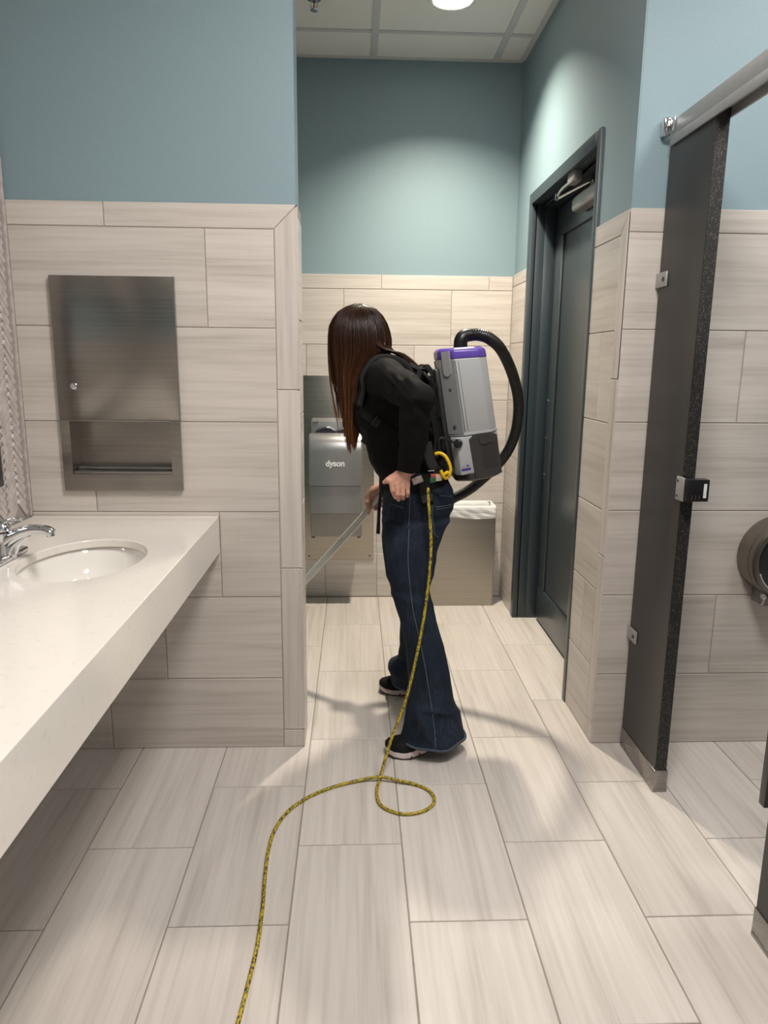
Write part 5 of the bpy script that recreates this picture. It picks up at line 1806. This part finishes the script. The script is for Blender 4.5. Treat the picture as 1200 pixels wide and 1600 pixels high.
# darker chamfered side carrying the latch and the screw recesses
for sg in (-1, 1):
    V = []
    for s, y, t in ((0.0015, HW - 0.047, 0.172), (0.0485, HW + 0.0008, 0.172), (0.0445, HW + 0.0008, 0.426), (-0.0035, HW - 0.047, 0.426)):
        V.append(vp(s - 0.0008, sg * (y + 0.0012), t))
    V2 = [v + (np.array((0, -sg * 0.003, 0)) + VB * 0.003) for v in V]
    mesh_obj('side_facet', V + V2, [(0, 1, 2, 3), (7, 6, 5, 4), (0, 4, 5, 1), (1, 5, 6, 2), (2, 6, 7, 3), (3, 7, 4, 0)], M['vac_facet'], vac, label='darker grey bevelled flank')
    fn = np.array((0, sg * 0.72, 0)) - VB * 0.69
    fn /= np.linalg.norm(fn)
    ft = np.cross(VA, fn)
    for tt in (0.195, 0.325):
        c = vp(0.024, sg * (HW - 0.0225), tt) + fn * 0.0012
        V, F = lathe_geo([(0.0001, 0.001), (0.0065, 0.001), (0.008, 0.0002)], c, fn, 16)
        V = [c + (np.array(v) - c) * 1.0 + ft * 0.0 for v in V]
        mesh_obj('screw_recess', V, F, M['vac_line'], vac, smooth=True)
    # spring latch clipping the lid
    c0 = vp(0.024, sg * (HW - 0.023), 0.418) + fn * 0.004
    prof = []
    for a in np.linspace(math.pi, 2 * math.pi, 12): prof.append((0.0165 * math.cos(a), -0.030 + 0.0165 * math.sin(a)))
    prof += [(0.0165, 0.040), (-0.0165, 0.040)]
    A_ = [c0 + ft * p + VA * q_ + fn * 0.004 for p, q_ in prof]
    B__ = [c0 + ft * p * 1.06 + VA * q_ - fn * 0.006 for p, q_ in prof]
    n = len(prof)
    lt = mesh_obj('lid_latch', A_ + B__, [tuple(range(n)), tuple(range(2 * n - 1, n - 1, -1))] + [(i, n + i, n + (i + 1) % n, (i + 1) % n) for i in range(n)], M['vac_latch'], vac, label='grey lid latch')
    A_ = [c0 + ft * p * 1.28 + VA * (q_ - 0.008) - fn * 0.003 for p, q_ in prof if q_ < 0.03] 
    A_ += [c0 + ft * 0.021 + VA * 0.0 - fn * 0.003, c0 - ft * 0.021 + VA * 0.0 - fn * 0.003]
    B__ = [v - fn * 0.003 for v in A_]
    n = len(A_)
    mesh_obj('latch_pocket', A_ + B__, [tuple(range(n)), tuple(range(2 * n - 1, n - 1, -1))] + [(i, n + i, n + (i + 1) % n, (i + 1) % n) for i in range(n)], M['vac_pocket'], lt)
    # ridge lines on the flat flank
    for s, r_ in ((0.053, 0.0012), (0.064, 0.0008)):
        tube('panel_line', [vp(s + 0.002, sg * (HW + 0.0002), 0.178), vp(s - 0.0045, sg * (HW + 0.0002), 0.424)], r_, M['vac_line'], vac, 6, 6)
# exhaust cover on the near flank
yv = -HW - 0.001
ol = [(0.074, 0.012), (0.067, 0.146), (0.080, 0.156), (0.128, 0.160), (0.157, 0.155), (0.164, 0.148), (0.168, 0.014), (0.15, 0.008)]
A_ = [vp(s, yv - 0.007, t) for s, t in ol]
cs, ct_ = 0.122, 0.085
B__ = [vp(cs + (s - cs) * 1.05, yv + 0.002, ct_ + (t - ct_) * 1.04) for s, t in ol]
n = len(ol)
vc = mesh_obj('exhaust_cover', A_ + B__, [tuple(range(n)), tuple(range(2 * n - 1, n - 1, -1))] + [(i, n + i, n + (i + 1) % n, (i + 1) % n) for i in range(n)], M['vac_dark'], vac, label='charcoal exhaust cover with rows of holes')
V, F = [], []
for i in range(13):
    for j in range(13):
        s, t_ = 0.106 + 0.0042 * i, 0.038 + 0.0072 * j
        if s > 0.163 - 0.0: continue
        c = vp(s, yv - 0.0073, t_)
        n0 = len(V)
        for a in np.linspace(0, 2 * math.pi, 6, endpoint=False): V.append(c + VB * 0.0014 * math.cos(a) + VA * 0.0021 * math.sin(a))
        for a in np.linspace(0, 2 * math.pi, 6, endpoint=False): V.append(c + VB * 0.0014 * math.cos(a) + VA * 0.0021 * math.sin(a) + np.array((0, 0.0012, 0)))
        F += [tuple(n0 + q_ for q_ in range(6))] + [(n0 + q_, n0 + 6 + q_, n0 + 6 + (q_ + 1) % 6, n0 + (q_ + 1) % 6) for q_ in range(6)]
M['hole_dark'] = plain('vent_hole_dark', (0.004, 0.004, 0.004), 0.8)
mesh_obj('vent_holes', V, F, M['hole_dark'], vc, kind='stuff')
A_ = [vp(s, yv - 0.0115, t) for s, t in ((0.10, 0.130), (0.098, 0.152), (0.125, 0.158), (0.142, 0.150), (0.142, 0.132), (0.12, 0.124))]
B__ = [v + np.array((0, 0.006, 0)) for v in A_]
mesh_obj('cover_grip', A_ + B__, [tuple(range(6)), tuple(range(11, 5, -1))] + [(i, 6 + i, 6 + (i + 1) % 6, (i + 1) % 6) for i in range(6)], M['vac_dark'], vc)
# maker's label near the bottom of the flank: a purple bar under two small marks
for nm, s0, s1, t0, t1, mt in (('label_bar', 0.011, 0.044, 0.040, 0.049, 'label_purple'), ('label_mark', 0.013, 0.023, 0.054, 0.0565, 'label_grey'), ('label_mark', 0.030, 0.039, 0.054, 0.0595, 'label_purple')):
    A_ = [vp(s, -HW - 0.0006 if s > 0.045 else -HW - 0.0006, t) for s, t in ((s0 + 0.016, t0), (s1 + 0.016, t0), (s1 + 0.016, t1), (s0 + 0.016, t1))]
    B__ = [v + np.array((0, 0.001, 0)) for v in A_]
    mesh_obj(nm, A_ + B__, [(0, 1, 2, 3), (7, 6, 5, 4), (0, 4, 5, 1), (1, 5, 6, 2), (2, 6, 7, 3), (3, 7, 4, 0)], M[mt], vac)
# power inlet with its black pigtail
pc = vp(0.026, -HW - 0.001, 0.140)
lathe('power_inlet', [(0.016, 0), (0.016, 0.006), (0.011, 0.008), (0.010, 0.020), (0.0001, 0.021)], pc, (-0.35, -0.93, 0.1), M['black_plastic'], vac, 20)
tube('pigtail', [tuple(pc + np.array((-0.006, -0.016, 0))), (0.2996, 2.5000, 1.1504), (0.2918, 2.5050, 1.1274), (0.3022, 2.5100, 1.0954), (0.3236, 2.5100, 1.0546), (0.3200, 2.5100, 1.0204), (0.3010, 2.5000, 1.0059)], 0.0042, M['black_plastic'], vac, 40, 8)
# elbow and hose: over the top, down behind the machine and round to the far hand
el = spline([(0.3803, 2.6500, 1.4454), (0.3796, 2.6500, 1.4680), (0.3813, 2.6500, 1.4882), (0.3944, 2.6550, 1.5020), (0.4205, 2.6600, 1.5069)], 24)
tube('hose_elbow', el, (0.0255, 0.025, 0.0245, 0.0225), M['hose'], vac, raw=True, seg=20)
lathe('elbow_collar', [(0.030, -0.006), (0.030, 0.004), (0.026, 0.008), (0.0235, 0.009)], (0.3801, 2.6500, 1.4533), (0.0, 0, 1), M['hose'], vac, 28)
hpts = [(0.4136, 2.6600, 1.5057), (0.4478, 2.6700, 1.5076), (0.4893, 2.6900, 1.4963), (0.5403, 2.7250, 1.4598), (0.5917, 2.7700, 1.3852), (0.6292, 2.8100, 1.2998), (0.6432, 2.8350, 1.2293), (0.6424, 2.8600, 1.1465), (0.6253, 2.8850, 1.0717), (0.5927, 2.9050, 1.0114), (0.5389, 2.9300, 0.9464), (0.4826, 2.9500, 0.8916), (0.4300, 2.9700, 0.8552), (0.3682, 2.9900, 0.8237), (0.2602, 3.0000, 0.8104), (0.1723, 2.9950, 0.8278)]
hpts.append(tuple(WA - wd * 0.035))
hq = spline(hpts, 640)
hr = 0.0205 + (0.0009 + 0.0011 * np.clip(1.4 - np.arange(640) / 60, 0, 1)) * np.where(np.arange(640) % 4 < 2, 1, -1)
V, F = tube_geo(hq, hr, 18)
mesh_obj('hose', V, F, M['hose'], vac, smooth=True, label='black ribbed vacuum hose')
tube('hose_cuff', [tuple(WA - wd * 0.06), tuple(WA - wd * 0.012)], (0.021, 0.0195), M['hose'], vac, 6, 18)

# harness: back plate, pads, straps and belt
prism('back_plate', [([(-0.018, -0.10), (-0.002, -0.10), (-0.002, 0.10), (-0.018, 0.10)], 0.03), ([(-0.024, -0.105), (-0.004, -0.105), (-0.004, 0.105), (-0.024, 0.105)], 0.22), ([(-0.026, -0.085), (-0.006, -0.085), (-0.006, 0.085), (-0.026, 0.085)], 0.40)], M['black_plastic'], vac, 0.006, 'black harness back plate')
pad = [zloft([(1.0, 0.322, CY, 0.020, 0.11), (1.08, 0.298, CY, 0.026, 0.115), (1.18, 0.278, CY, 0.028, 0.115), (1.28, 0.262, CY, 0.030, 0.11), (1.345, 0.245, CY, 0.026, 0.095), (1.37, 0.235, CY, 0.016, 0.07)], 0.01, 3.0)]
sdf_obj('back_pad', pad, 0.0065, M['strap_black'], vac, lambda P, d: d + 0.003 * np.sin(P[:, 2] * 90) * np.sin(P[:, 1] * 70))


def on_top(x, z, off, y0=2.2, d=(0, 1, 0)):
    p = project(tp, (x, y0, z), d, shirt_post, off)
    return p, normal_at(tp, p)


def shoulder_strap(sg):
    """padded strap from the pack over the shoulder and down the front"""
    P_, N_ = [], []
    y_s = CY + sg * 0.098
    for x, z in ((0.268, 1.372), (0.245, 1.392)):
        P_.append((x, y_s, z)); N_.append((0.4, 0, 0.9))
    for x in (0.215, 0.185, 0.150, 0.115, 0.085, 0.06):
        p = project(tp, (x, y_s + sg * 0.004, 1.60), (0, 0, -1), None, 0.009)
        P_.append(tuple(p)); N_.append(tuple(normal_at(tp, p)))
    for z in (1.36, 1.31, 1.26):
        p = project(tp, (-0.25, y_s + sg * 0.006, z), (1, 0, 0), None, 0.009)
        P_.append(tuple(p)); N_.append(tuple(normal_at(tp, p)))
    st = ribbon('shoulder_strap', P_, N_, (0.034, 0.056, 0.06, 0.06, 0.056, 0.048), 0.014, M['strap_grey'], vac, 60, 'padded charcoal shoulder strap')
    # thin webbing laid along the pad
    Q = [np.array(p) + np.array(n_) * 0.009 for p, n_ in zip(P_, N_)]
    ribbon('strap_webbing', Q, N_, 0.022, 0.003, M['strap_black'], st, 60)
    return P_[-1]


for sg in (-1, 1):
    e = shoulder_strap(sg)
    # narrow strap from the pad back under the arm to the machine
    P_, N_ = [np.array(e)], [np.array((-1.0, sg * 0.3, 0))]
    for x, z in ((0.035, 1.225), (0.075, 1.205), (0.12, 1.175), (0.17, 1.135), (0.22, 1.085), (0.262, 1.045)):
        if sg < 0: p = project(tp[:3], (x, 2.30, z), (0, 1, 0), None, 0.004)
        else: p = project(tp[:3], (x, 3.00, z), (0, -1, 0), None, 0.004)
        P_.append(p); N_.append(normal_at(tp[:3], p))
    P_.append(vp(-0.004, sg * 0.095, 0.05)); N_.append(np.array((0, sg * 1.0, 0)))
    sw = ribbon('side_strap', P_, N_, 0.026, 0.003, M['strap_black'], vac, 50)
    if sg < 0:
        p, n_ = P_[2], N_[2]
        tv = P_[3] - P_[2]
        tv /= np.linalg.norm(tv)
        sv = np.cross(tv, n_)
        for k_ in (-0.008, 0.0, 0.008):
            tube('strap_slider', [p + tv * k_ - sv * 0.018 + n_ * 0.005, p + tv * k_ + sv * 0.018 + n_ * 0.005], 0.0026, M['black_plastic'], sw, 4, 8)
# sternum strap end hanging at the chest front
ribbon('chest_webbing', [(0.0118, 2.5450, 1.2429), (0.0254, 2.5400, 1.1853), (0.0367, 2.5300, 1.1458), (0.0278, 2.5300, 1.1278)], [(-0.4, -0.9, 0)] * 4, 0.022, 0.003, M['strap_black'], vac, 16)
# upper load straps and buckles between pack and shoulder
ribbon('load_strap', [(0.1898, 2.5550, 1.4007), (0.2237, 2.5550, 1.3835), (0.2525, 2.5450, 1.3554), (0.2903, 2.5550, 1.3201)], [(0.3, -1 * 0.5, 0.8)] * 4, 0.028, 0.004, M['strap_black'], vac, 18)
ribbon('load_strap', [(0.2118, 2.5430, 1.3660), (0.2542, 2.5550, 1.3198), (0.2823, 2.5550, 1.2778), (0.3064, 2.5550, 1.2219)], [(0.4, -1 * 0.8, 0.3)] * 4, 0.03, 0.004, M['strap_black'], vac, 18)
c = (0.2477, 2.5430, 1.3598)
MBK = mat3_from((0.72, 0, -0.69), (0, 1, 0), (0.69, 0, 0.72), c)
box('buckle', (-0.018, -0.017, -0.005), (0.018, 0.017, 0.006), M['black_plastic'], vac, bevel=0.003, M=MBK)
ribbon('loose_webbing', [(0.2613, 2.5410, 1.3424), (0.2754, 2.5390, 1.3073), (0.2721, 2.5410, 1.2629), (0.2872, 2.5430, 1.2114)], [(0.2, -1, 0.1)] * 4, 0.018, 0.003, M['strap_black'], vac, 18)
ribbon('load_strap', [(0.2039, 2.7450, 1.4006), (0.2403, 2.7450, 1.3821), (0.2713, 2.7350, 1.3519), (0.3119, 2.7450, 1.3140)], [(0.3, 1 * 0.5, 0.8)] * 4, 0.028, 0.004, M['strap_black'], vac, 18)
ribbon('load_strap', [(0.2286, 2.7450, 1.3631), (0.2732, 2.7450, 1.3137), (0.3033, 2.7450, 1.2685), (0.3292, 2.7450, 1.2085)], [(0.4, 1 * 0.8, 0.3)] * 4, 0.03, 0.004, M['strap_black'], vac, 18)
c = (0.2686, 2.7570, 1.3562)
MBK = mat3_from((0.72, 0, -0.69), (0, 1, 0), (0.69, 0, 0.72), c)
box('buckle', (-0.018, -0.017, -0.005), (0.018, 0.017, 0.006), M['black_plastic'], vac, bevel=0.003, M=MBK)
ribbon('loose_webbing', [(0.2809, 2.7310, 1.3379), (0.2960, 2.7290, 1.3002), (0.2925, 2.7310, 1.2524), (0.3086, 2.7330, 1.1972)], [(0.2, -1, 0.1)] * 4, 0.018, 0.003, M['strap_black'], vac, 18)
ribbon('side_webbing', [(0.2974, 2.5600, 1.2440), (0.3076, 2.5550, 1.1767), (0.3177, 2.5500, 1.1203), (0.2980, 2.5300, 1.0838)], [(0.2, -1, 0.1)] * 4, 0.018, 0.003, M['strap_black'], vac, 20)
ribbon('side_webbing', [(0.2572, 2.5300, 1.2788), (0.2786, 2.5250, 1.2016), (0.2888, 2.5200, 1.1348), (0.2800, 2.4900, 1.0820)], [(0.2, -1, 0.1)] * 4, 0.022, 0.003, M['strap_black'], vac, 20)
# hip belt right round the waist
bt = []
for a in np.linspace(0, 2 * math.pi, 72):
    dv = np.array((math.cos(a), math.sin(a), 0))
    zc = 0.985 - 0.012 * math.cos(a - math.pi)
    p = project(jp + tp[:1], np.array((0.215, CY, zc)) + dv * 0.3, -dv, None, 0.006, 0.4)
    bt.append((p, dv))
belt = ribbon('hip_belt', [b[0] for b in bt], [b[1] for b in bt], 0.052, 0.010, M['strap_black'], vac, raw=True, label='black padded hip belt')
# curved black wing joining belt and machine, hose hook and webbing ends
ribbon('belt_wing', [(0.2513, 2.4850, 1.1383), (0.2560, 2.4780, 1.0991), (0.2703, 2.4780, 1.0589), (0.2943, 2.4850, 1.0264)], [(-0.1, -1, 0.1)] * 4, (0.026, 0.034, 0.034, 0.026), 0.008, M['black_plastic'], vac, 24)
ribbon('belt_end', [(0.2416, 2.4520, 1.0290), (0.2420, 2.4460, 0.9829), (0.2496, 2.4450, 0.9381), (0.2547, 2.4480, 0.9194)], [(-0.1, -1, 0.15)] * 4, (0.034, 0.036, 0.040, 0.042), 0.006, M['strap_black'], vac, 24)
box('belt_buckle', (-0.022, -0.008, -0.014), (0.022, 0.006, 0.014), M['black_plastic'], vac, bevel=0.004, M=mat3_from((0.96, 0, 0.27), (0, 1, 0), (-0.27, 0, 0.96), (0.2513, 2.4420, 0.9477)))
ribbon('hanging_webbing', [(0.0931, 2.5000, 1.0120), (0.0907, 2.4850, 0.9690), (0.0853, 2.4750, 0.9023), (0.0826, 2.4750, 0.8262), (0.0815, 2.4750, 0.8122)], [(-0.3, -1, 0)] * 5, (0.012, 0.009, 0.011, 0.011, 0.014), 0.004, M['strap_black'], vac, 30, 'thin black webbing end hanging from the belt')
M['tag_red'] = plain('tag_red', (0.42, 0.06, 0.05), 0.5)
M['tag_green'] = plain('tag_green', (0.02, 0.09, 0.045), 0.5)
M['tag_cream'] = plain('tag_cream', (0.50, 0.40, 0.31), 0.55, var=0.3, scale=120)
for nm, pos, w_, h_, mt in (('belt_tag', (0.2728, 2.4520, 1.0246), 0.012, 0.006, 'tag_red'), ('belt_tag', (0.2896, 2.4520, 1.0180), 0.011, 0.012, 'tag_cream'), ('belt_tag', (0.2698, 2.4520, 1.0089), 0.011, 0.009, 'tag_green')):
    box(nm, (-w_, -0.003, -h_), (w_, 0.003, h_), M[mt], vac, bevel=0.001, M=mat3_from((0.97, 0.1, 0.1), (-0.1, 1, 0), (-0.1, 0, 0.99), pos))
box('belt_clip', (-0.011, -0.002, -0.0015), (0.011, 0.002, 0.0015), M['alu'], vac, M=mat3_from((1, 0, 0.05), (0, 1, 0), (-0.05, 0, 1), (0.2638, 2.4550, 1.0409)))

# ================================================================== WAND
wand = thing('vacuum_wand', 'thin metal vacuum wand held low by the far hand, slanting down behind the tiled wall', 'vacuum wand', tuple(WB))
WE = WB + (WB - WA) * ((WB[2] - 0.05) / (WA[2] - WB[2]))
wpts = [tuple(WA - wd * 0.02), tuple(WA + wd * 0.05), tuple(WA + wd * 0.09 - np.array((0, 0, 0.004))), tuple(WB), tuple(WE)]
tube('tube', wpts, 0.0158, M['wand'], wand, 60, 20)
for sgn in (-1, 1):     # pressed ribs along the tube
    tube('rib', [tuple(np.array(p) + wn2 * 0.0145 + wn1 * sgn * 0.005) for p in wpts], 0.0028, M['wand'], wand, 60, 8)
b = bmesh.new()
box_bm(b, (WE[0] - 0.08, WE[1] - 0.17, 0.004), (WE[0] + 0.03, WE[1] + 0.17, 0.045), 0.012, 3)
bm_obj('floor_tool', b, M['black_plastic'], wand, smooth=True, angle=45)
tube('tool_neck', [tuple(WE + np.array((0.03, 0, 0.04))), tuple(WE - np.array((0.01, 0, 0.02)))], 0.02, M['black_plastic'], wand, 6, 16)

# ================================================================== EXTENSION CORD
CR = 0.0054
up = [(0.2530, 2.4450, 0.9831), (0.2539, 2.4320, 0.9338), (0.2573, 2.4250, 0.9014), (0.2649, 2.4200, 0.7888), (0.2586, 2.4000, 0.6790), (0.2456, 2.3800, 0.5691), (0.2275, 2.3650, 0.4570), (0.2048, 2.3500, 0.3442), (0.1749, 2.3300, 0.2333), (0.1362, 2.3000, 0.1401), (0.1088, 2.2680, 0.0685)]
fl = [(0.086, 2.222, CR + 0.004), (0.074, 2.150, CR), (0.088, 2.077, CR), (0.150, 2.034, CR), (0.218, 2.046, CR), (0.259, 2.092, CR), (0.255, 2.148, CR), (0.215, 2.190, CR), (0.150, 2.212, CR * 2.0), (0.085, 2.224, CR * 3.3),
      (0.013, 2.219, CR * 1.6), (-0.073, 2.187, CR), (-0.152, 2.131, CR), (-0.211, 2.057, CR), (-0.242, 1.968, CR), (-0.251, 1.874, CR), (-0.248, 1.767, CR), (-0.240, 1.647, CR), (-0.237, 1.52, CR), (-0.243, 1.409, CR), (-0.250, 1.311, CR), (-0.262, 1.15, CR), (-0.26, 0.9, CR), (-0.2, 0.5, CR), (-0.15, 0.1, CR)]
cordo = thing('extension_cord', 'yellow and black extension cord looping on the floor and rising to the belt', 'cord', (0.083, 2.222, 0))
cq = spline(up + fl, 420)
tube('cord', cq, CR, M['cord'], cordo, raw=True, seg=10)
tube('cord_loop', [(0.2765, 2.4620, 1.0989), (0.2911, 2.4550, 1.1021), (0.3084, 2.4500, 1.0939), (0.3219, 2.4470, 1.0723), (0.3292, 2.4470, 1.0479), (0.3253, 2.4470, 1.0300), (0.3142, 2.4450, 1.0191), (0.3042, 2.4370, 1.0270), (0.3170, 2.4360, 1.0383), (0.3252, 2.4450, 1.0237), (0.3130, 2.4520, 1.0158), (0.3008, 2.4460, 1.0301), (0.2958, 2.4440, 1.0437)], 0.0058, M['cord_yellow'], cordo, 110, 12, label='plain yellow hitch loop tied at the belt')
